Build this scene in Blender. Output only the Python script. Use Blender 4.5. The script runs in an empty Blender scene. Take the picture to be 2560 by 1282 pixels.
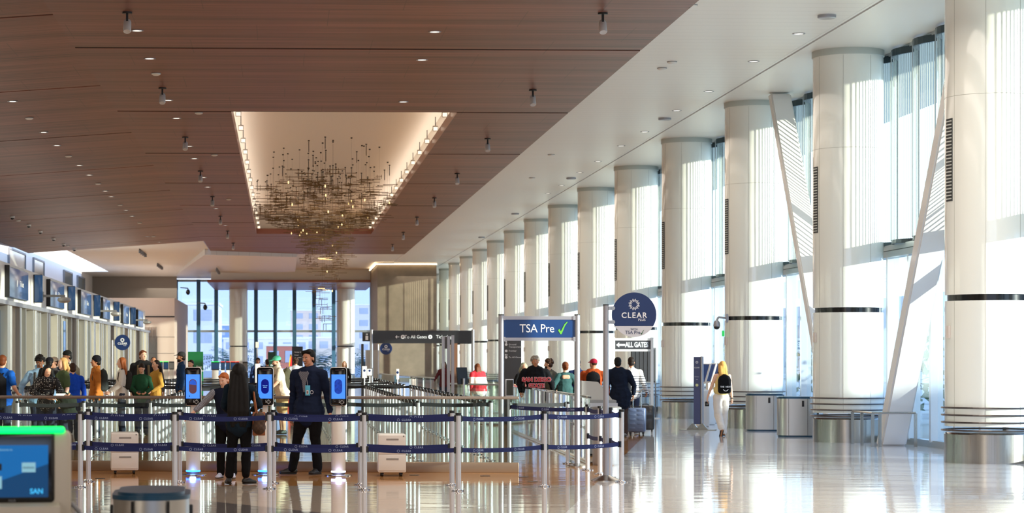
import bpy, bmesh, math, random
from mathutils import Vector, Matrix
R=math.radians
EK=0.36
SC=bpy.context.scene; COL=SC.collection
random.seed(7)
# ---------------------------------------------------------------- camera frame
FP=5530.0; PSI=math.atan(193/FP); CH=1.70
cP,sP=math.cos(PSI),math.sin(PSI)
def P(px,d):
    l=(px-900)/FP*d
    return (l*cP+d*sP, d*cP-l*sP)
def ZP(py,d): return CH-(py-898)/FP*d
def F(px,py): return P(px,CH*FP/(py-898))
def S(*c):
    def f(v):
        v=v/255.0
        return v/12.92 if v<=0.04045 else ((v+0.055)/1.055)**2.4
    return (f(c[0]),f(c[1]),f(c[2]),1.0)
# ---------------------------------------------------------------- materials
MATS={}
def mat(name,col=(200,200,200),rough=0.5,metal=0.0,emit=None,es=1.0,coat=0.0,bump=None,alpha=None,spec=None,sheen=0,var=None):
    if name in MATS: return MATS[name]
    m=bpy.data.materials.new(name); m.use_nodes=True; nt=m.node_tree; b=nt.nodes['Principled BSDF']
    b.inputs['Base Color'].default_value=S(*col); b.inputs['Roughness'].default_value=rough
    b.inputs['Metallic'].default_value=metal; b.inputs['Coat Weight'].default_value=coat
    if coat: b.inputs['Coat Roughness'].default_value=0.06
    if spec is not None: b.inputs['Specular IOR Level'].default_value=spec
    if sheen: b.inputs['Sheen Weight'].default_value=sheen
    if emit: b.inputs['Emission Color'].default_value=S(*emit); b.inputs['Emission Strength'].default_value=es*EK
    tc=None
    if bump or var:
        tc=nt.nodes.new('ShaderNodeTexCoord')
    if var:   # (scale, amount) tonal mottling of the thing's own colour
        n=nt.nodes.new('ShaderNodeTexNoise'); n.inputs['Scale'].default_value=var[0]; n.inputs['Detail'].default_value=5
        nt.links.new(tc.outputs['Object'],n.inputs['Vector'])
        mx=nt.nodes.new('ShaderNodeMix'); mx.data_type='RGBA'; mx.blend_type='MIX'
        c=S(*col); a=var[1]
        mx.inputs[6].default_value=(c[0]*(1-a),c[1]*(1-a),c[2]*(1-a),1); mx.inputs[7].default_value=(min(1,c[0]*(1+a)),min(1,c[1]*(1+a)),min(1,c[2]*(1+a)),1)
        nt.links.new(n.outputs['Fac'],mx.inputs[0]); nt.links.new(mx.outputs[2],b.inputs['Base Color'])
    if bump:
        n=nt.nodes.new('ShaderNodeTexNoise'); n.inputs['Scale'].default_value=bump[0]; n.inputs['Detail'].default_value=4
        nt.links.new(tc.outputs['Object'],n.inputs['Vector'])
        bp=nt.nodes.new('ShaderNodeBump'); bp.inputs['Strength'].default_value=bump[1]; bp.inputs['Distance'].default_value=bump[2] if len(bump)>2 else 0.02
        nt.links.new(n.outputs['Fac'],bp.inputs['Height']); nt.links.new(bp.outputs['Normal'],b.inputs['Normal'])
    MATS[name]=m; return m
def cloth(name,col,b=1.0): return mat('cloth_'+name,col,0.85,bump=(9,0.55*b,0.03),spec=0.15)
class NT:
    def __init__(s,name):
        s.m=bpy.data.materials.new(name); s.m.use_nodes=True; s.nt=s.m.node_tree; s.b=s.nt.nodes['Principled BSDF']; s.out=s.nt.nodes['Material Output']; MATS[name]=s.m
    def n(s,t,**k):
        x=s.nt.nodes.new(t)
        for a,v in k.items():
            if a.startswith('i_'): x.inputs[int(a[2:])].default_value=v
            else: setattr(x,a,v)
        return x
    def l(s,a,b): s.nt.links.new(a,b)
    def math(s,op,a,b=None,c=None):
        x=s.n('ShaderNodeMath',operation=op)
        for i,v in enumerate((a,b,c)):
            if v is None: continue
            if hasattr(v,'is_output'): s.l(v,x.inputs[i])
            else: x.inputs[i].default_value=v
        return x.outputs[0]
    def mix(s,f,a,b):
        x=s.n('ShaderNodeMix',data_type='RGBA')
        if hasattr(f,'is_output'): s.l(f,x.inputs[0])
        else: x.inputs[0].default_value=f
        for i,v in ((6,a),(7,b)):
            if hasattr(v,'is_output'): s.l(v,x.inputs[i])
            else: x.inputs[i].default_value=v
        return x.outputs[2]
def glass_mat(name,tint=(235,245,248),refl=0.9,frit=None,rough=0.0,fritcol=(176,190,184)):
    t=NT(name); nt=t.nt; nt.nodes.remove(t.b)
    tr=t.n('ShaderNodeBsdfTransparent'); tr.inputs[0].default_value=S(*tint)
    gl=t.n('ShaderNodeBsdfGlossy'); gl.inputs['Color'].default_value=(refl,refl,refl,1); gl.inputs['Roughness'].default_value=rough
    fr=t.n('ShaderNodeFresnel'); gb=t.n('ShaderNodeNewGeometry'); t.l(t.math('ADD',1.5,t.math('MULTIPLY',gb.outputs['Backfacing'],-0.8333)),fr.inputs[0])
    mx=t.n('ShaderNodeMixShader'); t.l(fr.outputs[0],mx.inputs[0]); t.l(tr.outputs[0],mx.inputs[1]); t.l(gl.outputs[0],mx.inputs[2])
    o=mx.outputs[0]
    if frit:
        g=t.n('ShaderNodeTexCoord'); sp=t.n('ShaderNodeSeparateXYZ'); t.l(g.outputs['Object'],sp.inputs[0])
        v=t.math('FRACT',t.math('DIVIDE',sp.outputs[1],frit[0]))
        k=t.math('LESS_THAN',v,frit[1])
        d=t.n('ShaderNodeBsdfDiffuse'); d.inputs[0].default_value=S(*fritcol)
        tl=t.n('ShaderNodeBsdfTranslucent'); tl.inputs[0].default_value=S(*fritcol)
        ds=t.n('ShaderNodeMixShader'); ds.inputs[0].default_value=0.6; t.l(d.outputs[0],ds.inputs[1]); t.l(tl.outputs[0],ds.inputs[2])
        m2=t.n('ShaderNodeMixShader'); t.l(k,m2.inputs[0]); t.l(o,m2.inputs[1]); t.l(ds.outputs[0],m2.inputs[2]); o=m2.outputs[0]
    t.l(o,t.out.inputs[0]); return t.m
# wood ceiling
def wood_mat():
    t=NT('wood_ceiling'); tc=t.n('ShaderNodeNewGeometry'); mp=t.n('ShaderNodeMapping'); mp.inputs['Scale'].default_value=(0.22,7.0,1)
    t.l(tc.outputs['Position'],mp.inputs[0]); n=t.n('ShaderNodeTexNoise'); n.inputs['Scale'].default_value=1.0; n.inputs['Detail'].default_value=6; n.inputs['Roughness'].default_value=0.62; t.l(mp.outputs[0],n.inputs[0])
    mp2=t.n('ShaderNodeMapping'); mp2.inputs['Scale'].default_value=(0.06,1.4,1); t.l(tc.outputs['Position'],mp2.inputs[0])
    n2=t.n('ShaderNodeTexNoise'); n2.inputs['Scale'].default_value=1.0; n2.inputs['Detail'].default_value=3; t.l(mp2.outputs[0],n2.inputs[0])
    f=t.math('ADD',t.math('MULTIPLY',n.outputs['Fac'],0.6),t.math('MULTIPLY',n2.outputs['Fac'],0.4))
    r=t.n('ShaderNodeValToRGB'); t.l(f,r.inputs[0]); e=r.color_ramp.elements
    e[0].position=0.40; e[0].color=S(84,46,36); e[1].position=0.60; e[1].color=S(142,88,72)
    sp=t.n('ShaderNodeSeparateXYZ'); t.l(tc.outputs['Position'],sp.inputs[0])
    # plank seams across X staggered
    v=t.math('FRACT',t.math('DIVIDE',sp.outputs[1],0.62)); row=t.math('FLOOR',t.math('DIVIDE',sp.outputs[1],1.9))
    k1=t.math('LESS_THAN',v,0.02)
    u=t.math('FRACT',t.math('ADD',t.math('DIVIDE',sp.outputs[0],3.6),t.math('MULTIPLY',row,0.37)))
    k2=t.math('LESS_THAN',u,0.006)
    k=t.math('MAXIMUM',t.math('MULTIPLY',k1,0.3),t.math('MULTIPLY',k2,0.5))
    c=t.mix(k,r.outputs[0],S(60,36,28)); t.l(c,t.b.inputs['Base Color']); t.b.inputs['Roughness'].default_value=0.42
    return t.m
def floor_mat():
    t=NT('terrazzo_floor'); g=t.n('ShaderNodeNewGeometry'); sp=t.n('ShaderNodeSeparateXYZ'); t.l(g.outputs['Position'],sp.inputs[0]); X,Y=sp.outputs[0],sp.outputs[1]
    n=t.n('ShaderNodeTexNoise'); n.inputs['Scale'].default_value=60; n.inputs['Detail'].default_value=2; t.l(g.outputs['Position'],n.inputs[0])
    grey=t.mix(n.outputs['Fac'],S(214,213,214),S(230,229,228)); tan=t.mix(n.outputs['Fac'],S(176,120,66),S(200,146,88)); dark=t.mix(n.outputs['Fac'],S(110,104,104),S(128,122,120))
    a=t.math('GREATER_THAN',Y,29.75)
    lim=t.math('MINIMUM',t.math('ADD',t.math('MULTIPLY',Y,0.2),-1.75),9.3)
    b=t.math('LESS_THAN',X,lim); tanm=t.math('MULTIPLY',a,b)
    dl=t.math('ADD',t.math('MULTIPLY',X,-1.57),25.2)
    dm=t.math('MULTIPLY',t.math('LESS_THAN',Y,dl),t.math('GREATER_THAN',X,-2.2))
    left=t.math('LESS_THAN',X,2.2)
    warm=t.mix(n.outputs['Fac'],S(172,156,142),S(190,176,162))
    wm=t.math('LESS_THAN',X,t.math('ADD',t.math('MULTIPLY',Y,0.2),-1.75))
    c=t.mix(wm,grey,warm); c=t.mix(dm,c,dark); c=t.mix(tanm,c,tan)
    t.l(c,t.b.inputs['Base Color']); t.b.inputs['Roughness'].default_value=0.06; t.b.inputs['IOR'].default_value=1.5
    mp=t.n('ShaderNodeMapping'); mp.inputs['Scale'].default_value=(0.45,1.5,1); t.l(g.outputs['Position'],mp.inputs[0])
    w=t.n('ShaderNodeTexNoise'); w.inputs['Scale'].default_value=1.5; w.inputs['Detail'].default_value=2.0; t.l(mp.outputs[0],w.inputs[0])
    bp=t.n('ShaderNodeBump'); bp.inputs['Strength'].default_value=0.15; bp.inputs['Distance'].default_value=0.02; t.l(w.outputs['Fac'],bp.inputs['Height']); t.l(bp.outputs[0],t.b.inputs['Normal'])
    return t.m
def polka_mat():
    t=NT('polka_dot_cloth'); tc=t.n('ShaderNodeTexCoord'); v=t.n('ShaderNodeTexVoronoi'); v.inputs['Scale'].default_value=34; v.inputs['Randomness'].default_value=0.25
    t.l(tc.outputs['Object'],v.inputs['Vector']); k=t.math('LESS_THAN',v.outputs['Distance'],0.27)
    t.l(t.mix(k,S(18,18,22),S(210,205,195)),t.b.inputs['Base Color']); t.b.inputs['Roughness'].default_value=0.8; return t.m
def stripe_mat(name,a,b,per,w,axis=2,z0=None):
    t=NT(name); tc=t.n('ShaderNodeTexCoord'); sp=t.n('ShaderNodeSeparateXYZ'); t.l(tc.outputs['Object'],sp.inputs[0])
    k=t.math('LESS_THAN',t.math('FRACT',t.math('DIVIDE',sp.outputs[axis],per)),w)
    if z0: k=t.math('MULTIPLY',k,t.math('LESS_THAN',sp.outputs[2],z0))
    t.l(t.mix(k,S(*a),S(*b)),t.b.inputs['Base Color']); t.b.inputs['Roughness'].default_value=0.8; return t.m
def check_mat(name,a,b,sc):
    t=NT(name); tc=t.n('ShaderNodeTexCoord'); c=t.n('ShaderNodeTexChecker'); c.inputs['Scale'].default_value=sc; c.inputs[1].default_value=S(*a); c.inputs[2].default_value=S(*b)
    t.l(tc.outputs['Object'],c.inputs[0]); t.l(c.outputs[0],t.b.inputs['Base Color']); t.b.inputs['Roughness'].default_value=0.8; return t.m
def brushed_mat(name,col,rough,sx=40,strength=0.15,axis='x'):
    t=NT(name); tc=t.n('ShaderNodeTexCoord'); mp=t.n('ShaderNodeMapping'); mp.inputs['Scale'].default_value=(sx,sx,0.5) if axis=='x' else (0.5,0.5,sx)
    t.l(tc.outputs['Object'],mp.inputs[0]); n=t.n('ShaderNodeTexNoise'); n.inputs['Scale'].default_value=1; n.inputs['Detail'].default_value=3; t.l(mp.outputs[0],n.inputs[0])
    t.b.inputs['Base Color'].default_value=S(*col); t.b.inputs['Metallic'].default_value=1; 
    rr=t.math('ADD',t.math('MULTIPLY',n.outputs['Fac'],0.2),rough-0.1); t.l(rr,t.b.inputs['Roughness'])
    return t.m
def screen_mat(name,lo,hi,es,scale=2.0):
    t=NT(name); tc=t.n('ShaderNodeTexCoord'); n=t.n('ShaderNodeTexNoise'); n.inputs['Scale'].default_value=scale; t.l(tc.outputs['Object'],n.inputs[0])
    c=t.mix(n.outputs['Fac'],S(*lo),S(*hi)); t.b.inputs['Base Color'].default_value=S(8,8,10); t.b.inputs['Roughness'].default_value=0.15
    t.l(c,t.b.inputs['Emission Color']); t.b.inputs['Emission Strength'].default_value=es*EK; return t.m
WOOD=wood_mat(); FLOOR=floor_mat()
def white_ceiling_mat():
    t=NT('white_ceiling'); g=t.n('ShaderNodeNewGeometry'); sp=t.n('ShaderNodeSeparateXYZ'); t.l(g.outputs['Position'],sp.inputs[0])
    k=t.math('LESS_THAN',t.math('FRACT',t.math('DIVIDE',sp.outputs[1],0.45)),0.06)
    k2=t.math('MULTIPLY',k,t.math('LESS_THAN',sp.outputs[0],10.5))
    t.l(t.mix(t.math('MULTIPLY',k2,0.25),S(236,232,224),S(180,174,165)),t.b.inputs['Base Color']); t.b.inputs['Roughness'].default_value=0.4; return t.m
WCEIL=white_ceiling_mat()
COLW=mat('white_column_glass',(240,241,234),0.12,coat=0.6)
COLSEAM=mat('column_seam',(172,172,162),0.4)
STEEL=brushed_mat('brushed_steel',(172,168,162),0.22)
STEELB=brushed_mat('bin_steel',(188,186,182),0.34)
CHROME=mat('chrome',(205,205,208),0.12,1.0)
ALU=mat('post_aluminium',(206,207,212),0.32,0.45)
ALUW=mat('satin_aluminium',(164,164,170),0.35,0.6)
RAILM=mat('dark_bronze_rail',(96,90,88),0.3,0.8)
BRASS=mat('brass',(112,86,56),0.35,.9)
BLACK=mat('black_plastic',(18,18,20),0.4)
BBELT=mat('black_belt',(16,17,20),0.7)
NAVYB=mat('navy_belt',(8,26,88),0.7)
WLET=mat('white_lettering',(236,238,242),0.5)
NAVYS=mat('navy_sign',(14,44,96),0.35)
BLUES=mat('blue_sign',(8,56,112),0.4)
GREENL=mat('green_tick',(96,178,60),0.4)
DKGREEN=mat('dark_green_tick',(30,90,50),0.4)
LGREY=mat('light_grey_sign',(205,207,216),0.4)
SIGNBLK=mat('sign_black',(34,34,34),0.25)
SIGNGRY=mat('sign_charcoal',(66,66,70),0.4)
WHITE=mat('white_paint',(238,236,230),0.45)
PEARL=mat('pearl_plastic',(226,222,216),0.3,coat=0.3)
GREYP=mat('grey_plastic',(120,120,122),0.4)
TEAL=mat('teal_top',(10,64,92),0.3)
SILL=mat('facade_frame',(176,184,186),0.35,0.7)
DARKF=mat('dark_frame',(60,76,84),0.35,0.5)
FARM=mat('far_mullion',(70,112,140),0.4,0.2)
GLASS=glass_mat('clear_glass'); GFRIT=glass_mat('fritted_glass',(224,238,232),0.9,(0.06,0.38)); GFAR=glass_mat('far_glass',(196,206,218),0.5)
GBAR=glass_mat('barrier_glass',(240,248,245),0.9)
GSTREAK=glass_mat('streaky_glass',(236,246,242),1.0)
# ---------------------------------------------------------------- mesh helpers
class MB:
    def __init__(s): s.bm=bmesh.new()
    def box(s,x0,x1,y0,y1,z0,z1,bev=0,M=None):
        r=bmesh.ops.create_cube(s.bm,size=1); vs=r['verts']
        for v in vs: v.co=Vector(((x0+x1)/2+v.co.x*(x1-x0),(y0+y1)/2+v.co.y*(y1-y0),(z0+z1)/2+v.co.z*(z1-z0)))
        if bev:
            es=list({e for v in vs for e in v.link_edges})
            r2=bmesh.ops.bevel(s.bm,geom=vs+es,offset=bev,segments=3,affect='EDGES',profile=0.5); vs=r2['verts'] if M is not None else vs
        if M is not None:
            for v in set(vs): v.co=M@v.co
        return s
    def cyl(s,p0,p1,r0,r1=None,n=16,caps=True):
        if r1 is None: r1=r0
        p0=Vector(p0); p1=Vector(p1); a=(p1-p0); L=a.length
        if L<1e-6: return s
        q=a.normalized().to_track_quat('Z','Y').to_matrix()
        A=[];B=[]
        for i in range(n):
            t=2*math.pi*i/n; c=Vector((math.cos(t),math.sin(t),0))
            A.append(s.bm.verts.new(p0+q@(c*r0))); B.append(s.bm.verts.new(p1+q@(c*r1)))
        for i in range(n):
            j=(i+1)%n; f=s.bm.faces.new((A[i],A[j],B[j],B[i])); f.smooth=True
        if caps:
            s.bm.faces.new(A[::-1]); s.bm.faces.new(B)
        return s
    def tube(s,pts,r,n=8):
        for a,b in zip(pts,pts[1:]): s.cyl(a,b,r,n=n)
        return s
    def lathe(s,prof,c=(0,0,0),n=24):
        rings=[]
        for r,z in prof:
            rings.append([s.bm.verts.new((c[0]+r*math.cos(2*math.pi*i/n),c[1]+r*math.sin(2*math.pi*i/n),c[2]+z)) for i in range(n)] if r>1e-5 else [s.bm.verts.new((c[0],c[1],c[2]+z))])
        for a,b in zip(rings,rings[1:]):
            for i in range(n):
                j=(i+1)%n
                if len(a)==1 and len(b)==1: continue
                if len(a)==1: f=s.bm.faces.new((a[0],b[j],b[i]))
                elif len(b)==1: f=s.bm.faces.new((a[i],a[j],b[0]))
                else: f=s.bm.faces.new((a[i],a[j],b[j],b[i]))
                f.smooth=True
        if len(rings[0])>1: s.bm.faces.new(rings[0][::-1])
        if len(rings[-1])>1: s.bm.faces.new(rings[-1])
        return s
    def prism(s,pts,y0,y1,axis='y'):   # pts (a,b) outline extruded along axis
        def mk(a,b,t): return (a,t,b) if axis=='y' else ((a,b,t) if axis=='z' else (t,a,b))
        A=[s.bm.verts.new(mk(a,b,y0)) for a,b in pts]; B=[s.bm.verts.new(mk(a,b,y1)) for a,b in pts]
        s.bm.faces.new(A); s.bm.faces.new(B[::-1]); n=len(pts)
        for i in range(n):
            j=(i+1)%n; s.bm.faces.new((A[j],A[i],B[i],B[j]))
        return s
    def seg(s,p0,r0,p1,r1,side=Vector((1,0,0)),n=12):  # tapered elliptical capsule, r=(side radius, other radius)
        if not isinstance(r0,(tuple,list)): r0=(r0,r0)
        if not isinstance(r1,(tuple,list)): r1=(r1,r1)
        p0=Vector(p0); p1=Vector(p1); a=p1-p0; L=a.length
        z=a.normalized() if L>1e-6 else Vector((0,0,1))
        x=Vector(side)-z*Vector(side).dot(z)
        if x.length<1e-3: x=Vector((0,1,0))-z*z.y
        x.normalize(); y=z.cross(x)
        rings=[]
        def ring(c,ra,rb): rings.append([s.bm.verts.new(c+x*(ra*math.cos(2*math.pi*i/n))+y*(rb*math.sin(2*math.pi*i/n))) for i in range(n)])
        m0=(r0[0]+r0[1])/2; m1=(r1[0]+r1[1])/2
        for t in (75,50,25): ring(p0-z*(m0*math.sin(R(t))),r0[0]*math.cos(R(t)),r0[1]*math.cos(R(t)))
        ring(p0,*r0)
        if L>1e-6: ring(p1,*r1)
        for t in (25,50,75): ring(p1+z*(m1*math.sin(R(t))),r1[0]*math.cos(R(t)),r1[1]*math.cos(R(t)))
        for a_,b_ in zip(rings,rings[1:]):
            for i in range(n):
                j=(i+1)%n; s.bm.faces.new((a_[i],a_[j],b_[j],b_[i])).smooth=True
        s.bm.faces.new(rings[0][::-1]); s.bm.faces.new(rings[-1]); return s
    def ell(s,c,r,M=None,n=14):
        q=bmesh.ops.create_uvsphere(s.bm,u_segments=n,v_segments=max(6,n//2+2),radius=1)
        for v in q['verts']:
            v.co=Vector((v.co.x*r[0],v.co.y*r[1],v.co.z*r[2]))+Vector(c)
            if M is not None: v.co=M@v.co
            for f in v.link_faces: f.smooth=True
        return s
    def xf(s,M):
        for v in s.bm.verts: v.co=M@v.co
        return s
    def mesh(s,name='m'):
        bmesh.ops.recalc_face_normals(s.bm,faces=s.bm.faces[:]); me=bpy.data.meshes.new(name); s.bm.to_mesh(me); s.bm.free(); me.set_sharp_from_angle(angle=R(38)); return me
    def out(s,name,m,parent=None,**k):
        me=s.mesh(name); return link(name,me,m,parent,**k)
def link(name,me,m,parent=None,label=None,cat=None,group=None,kind=None,loc=None,rotz=None):
    if m is not None:
        if isinstance(m,(list,tuple)):
            for x in m: me.materials.append(x)
        else:
            me.materials.clear(); me.materials.append(m)
    o=bpy.data.objects.new(name,me); COL.objects.link(o)
    if parent is not None: o.parent=parent
    if label: o['label']=label
    if cat: o['category']=cat
    if group: o['group']=group
    if kind: o['kind']=kind
    if loc is not None: o.location=loc
    if rotz is not None: o.rotation_euler=(0,0,rotz)
    return o
def thing(name,label,cat,loc=(0,0,0),rotz=0,group=None,kind=None):
    o=bpy.data.objects.new(name,None); COL.objects.link(o); o.location=loc; o.rotation_euler=(0,0,rotz); o['label']=label; o['category']=cat
    if group: o['group']=group
    if kind: o['kind']=kind
    return o
def children(o): return list(CH_MAP.get(o.name,[])) 
CH_MAP={}
def dup(root,loc,rotz=0,label=None,group=None,skip=()):
    r=root.copy(); COL.objects.link(r); r.location=loc; r.rotation_euler=(0,0,rotz)
    if label: r['label']=label
    if group: r['group']=group
    kids=[c for c in bpy.data.objects if c.parent==root] if root.name not in CH_MAP else CH_MAP[root.name]
    CH_MAP.setdefault(root.name,kids)
    for ch in kids:
        if ch.name.split('.')[0] in skip: continue
        c=ch.copy(); COL.objects.link(c); c.parent=r
        gk=CH_MAP.get(ch.name)
        if gk is None:
            gk=[g for g in bpy.data.objects if g.parent==ch]; CH_MAP[ch.name]=gk
        for g in gk:
            d=g.copy(); COL.objects.link(d); d.parent=c
    return r
def text_mesh(body,size,ext=0.002,off=0.0,align='CENTER',sx=1.0,shear=0,space=1.0):
    c=bpy.data.curves.new('t','FONT'); c.body=body; c.size=size; c.extrude=ext; c.offset=off; c.align_x=align; c.align_y='CENTER'; c.shear=shear; c.space_character=space
    c.resolution_u=3
    o=bpy.data.objects.new('t',c); COL.objects.link(o)
    dg=bpy.context.evaluated_depsgraph_get(); me=bpy.data.meshes.new_from_object(o.evaluated_get(dg))
    bpy.data.objects.remove(o); bpy.data.curves.remove(c)
    me.transform(Matrix.Diagonal((sx,1,1,1))); me.transform(Matrix.Rotation(R(90),4,'X')); return me
TCACHE={}
def text(name,body,size,loc,m,parent,rotz=0,**k):
    key=(body,size,tuple(sorted(k.items())),m.name)
    if key not in TCACHE:
        me=text_mesh(body,size,**k); me.materials.clear(); me.materials.append(m); TCACHE[key]=me
    o=bpy.data.objects.new(name,TCACHE[key]); COL.objects.link(o); o.parent=parent; o.location=loc; o.rotation_euler=(0,0,rotz); return o
def burst(mb,c,r,dot,y0=-0.002,y1=0.0):  # ring-of-dots emblem facing -Y
    for k,(rr,off) in enumerate(((1.0,0.5),(0.82,0),(0.8,0.5),(0.6,0.5),(0.62,0))):
        for i in range(12):
            if k==4: continue
            a=2*math.pi*(i+off)/12
            if k==0: a=2*math.pi*(i//2*2)/12+(0.28 if i%2 else -0.28)
            p=(c[0]+rr*r*math.cos(a),c[2]+rr*r*math.sin(a))
            mb.cyl((p[0],c[1]+y0,p[1]),(p[0],c[1]+y1,p[1]),dot,n=8)
    return mb
def ringlogo(mb,c,r,w,y0,y1,n=16):
    for i in range(n):
        a=2*math.pi*i/n; b=2*math.pi*(i+0.75)/n
        mb.prism([(c[0]+(r-w)*math.cos(a),c[1]+(r-w)*math.sin(a)),(c[0]+r*math.cos(a),c[1]+r*math.sin(a)),(c[0]+r*math.cos(b),c[1]+r*math.sin(b)),(c[0]+(r-w)*math.cos(b),c[1]+(r-w)*math.sin(b))],y0,y1)
    return mb
def tick(x,z,s): return [(x+a*s,z+b*s) for a,b in ((0,0.30),(0.10,0.42),(0.22,0.22),(0.5,0.78),(0.72,1.0),(0.74,0.92),(0.55,0.66),(0.28,0.0),(0.18,0.0))]
from mathutils import noise as _ns
def fold(me,amp,seed=0.0,fx=5.0,fz=9.0):
    """soft cloth folds: move the surface along its normals"""
    vs=[v.co.copy() for v in me.vertices]; nn=[v.normal.copy() for v in me.vertices]
    for i,v in enumerate(me.vertices):
        p=vs[i]; a=_ns.noise(Vector((p.x*fx+seed,p.y*fx,p.z*fz+p.x*6*_ns.noise(p*2.3)))); b=_ns.noise(Vector((p.x*14,p.y*14+seed,p.z*20)))
        r=1-abs(a)*2.4
        v.co=p+nn[i]*(amp*(r*.9+b*.35-.35))
    me.update(); return me
def remesh(mb,vox,smooth=2,extra=None):
    bmesh.ops.recalc_face_normals(mb.bm,faces=mb.bm.faces[:])
    me=bpy.data.meshes.new('r'); mb.bm.to_mesh(me); mb.bm.free(); o=bpy.data.objects.new('r',me); COL.objects.link(o)
    q=o.modifiers.new('a','REMESH'); q.mode='VOXEL'; q.voxel_size=vox; q.use_smooth_shade=True
    if smooth:
        q2=o.modifiers.new('b','SMOOTH'); q2.factor=0.5; q2.iterations=smooth
    dg=bpy.context.evaluated_depsgraph_get(); r=bpy.data.meshes.new_from_object(o.evaluated_get(dg)); bpy.data.objects.remove(o); bpy.data.meshes.remove(me)
    if extra is not None:
        bm=bmesh.new(); bm.from_mesh(r); em=extra.mesh(); bm.from_mesh(em); bm.to_mesh(r); bm.free(); bpy.data.meshes.remove(em)
        for p in r.polygons: p.use_smooth=True
    return r
# light levels
EK=0.36
SKY_S=1.25; SUN_E=4.4; SUN_AZ=61; SUN_EL=8; COVE_E=40; FILL_E=90; EXPO=1.5
# ================================================================ PEOPLE
SKINS={'light':(222,168,138),'pale':(232,184,158),'tan':(190,130,96),'brown':(142,92,64),'dark':(86,54,38),'med':(190,132,102)}
def skin(k): return mat('skin_'+k,SKINS[k],0.5,bump=(60,0.1,0.004))
def hairm(name,col): return mat('hair_'+name,col,0.55,bump=(26,0.35,0.01),var=(14,0.3),spec=.2)
HAIRC={'black':(22,19,18),'brown':(62,40,28),'dkbrown':(38,26,20),'auburn':(110,58,30),'red':(150,82,42),'blond':(206,160,104),'golden':(222,168,92),'grey':(150,142,132),'ash':(150,150,128),'orange':(176,96,48)}
def hand(mb,ex,w,d,side,k,curl=0.4,palmn=None):
    """palm into mb, fingers into ex. w wrist point, d finger direction, side = direction of the thumb"""
    d=Vector(d).normalized(); side=Vector(side); side=(side-d*side.dot(d)).normalized(); nrm=d.cross(side)
    if palmn is not None and nrm.dot(Vector(palmn))<0: nrm=-nrm
    kn=w+d*0.085*k
    mb.seg(w+d*0.01*k,(0.024*k,0.018*k),kn-d*0.012*k,(0.038*k,0.015*k),side)
    for i,(o,L,r) in enumerate(((0.028,0.072,0.0092),(0.0095,0.08,0.0095),(-0.0095,0.074,0.0092),(-0.027,0.058,0.0082))):
        b=kn+side*o*k-d*0.012*k; c=curl*(1+0.12*i)
        d1=(d*math.cos(c*0.6)+nrm*math.sin(c*0.6)+side*(o*2.2)).normalized(); d2=(d*math.cos(c*1.7)+nrm*math.sin(c*1.7)+side*(o*1.2)).normalized()
        m=b+d1*L*0.58*k; e=m+d2*L*0.5*k
        ex.seg(b,r*k,m,r*0.92*k,side,8); ex.seg(m,r*0.92*k,e,r*0.72*k,side,8)
    tb=w+d*0.03*k+side*0.022*k; tm=tb+(side*0.7+d*0.8+nrm*0.3).normalized()*0.04*k; te=tm+(d+side*0.15+nrm*0.4).normalized()*0.03*k
    ex.seg(tb,0.0115*k,tm,0.0105*k,side,8); ex.seg(tm,0.0105*k,te,0.0085*k,side,8)
def bent(a,b,c,f=0.5): return a
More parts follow.
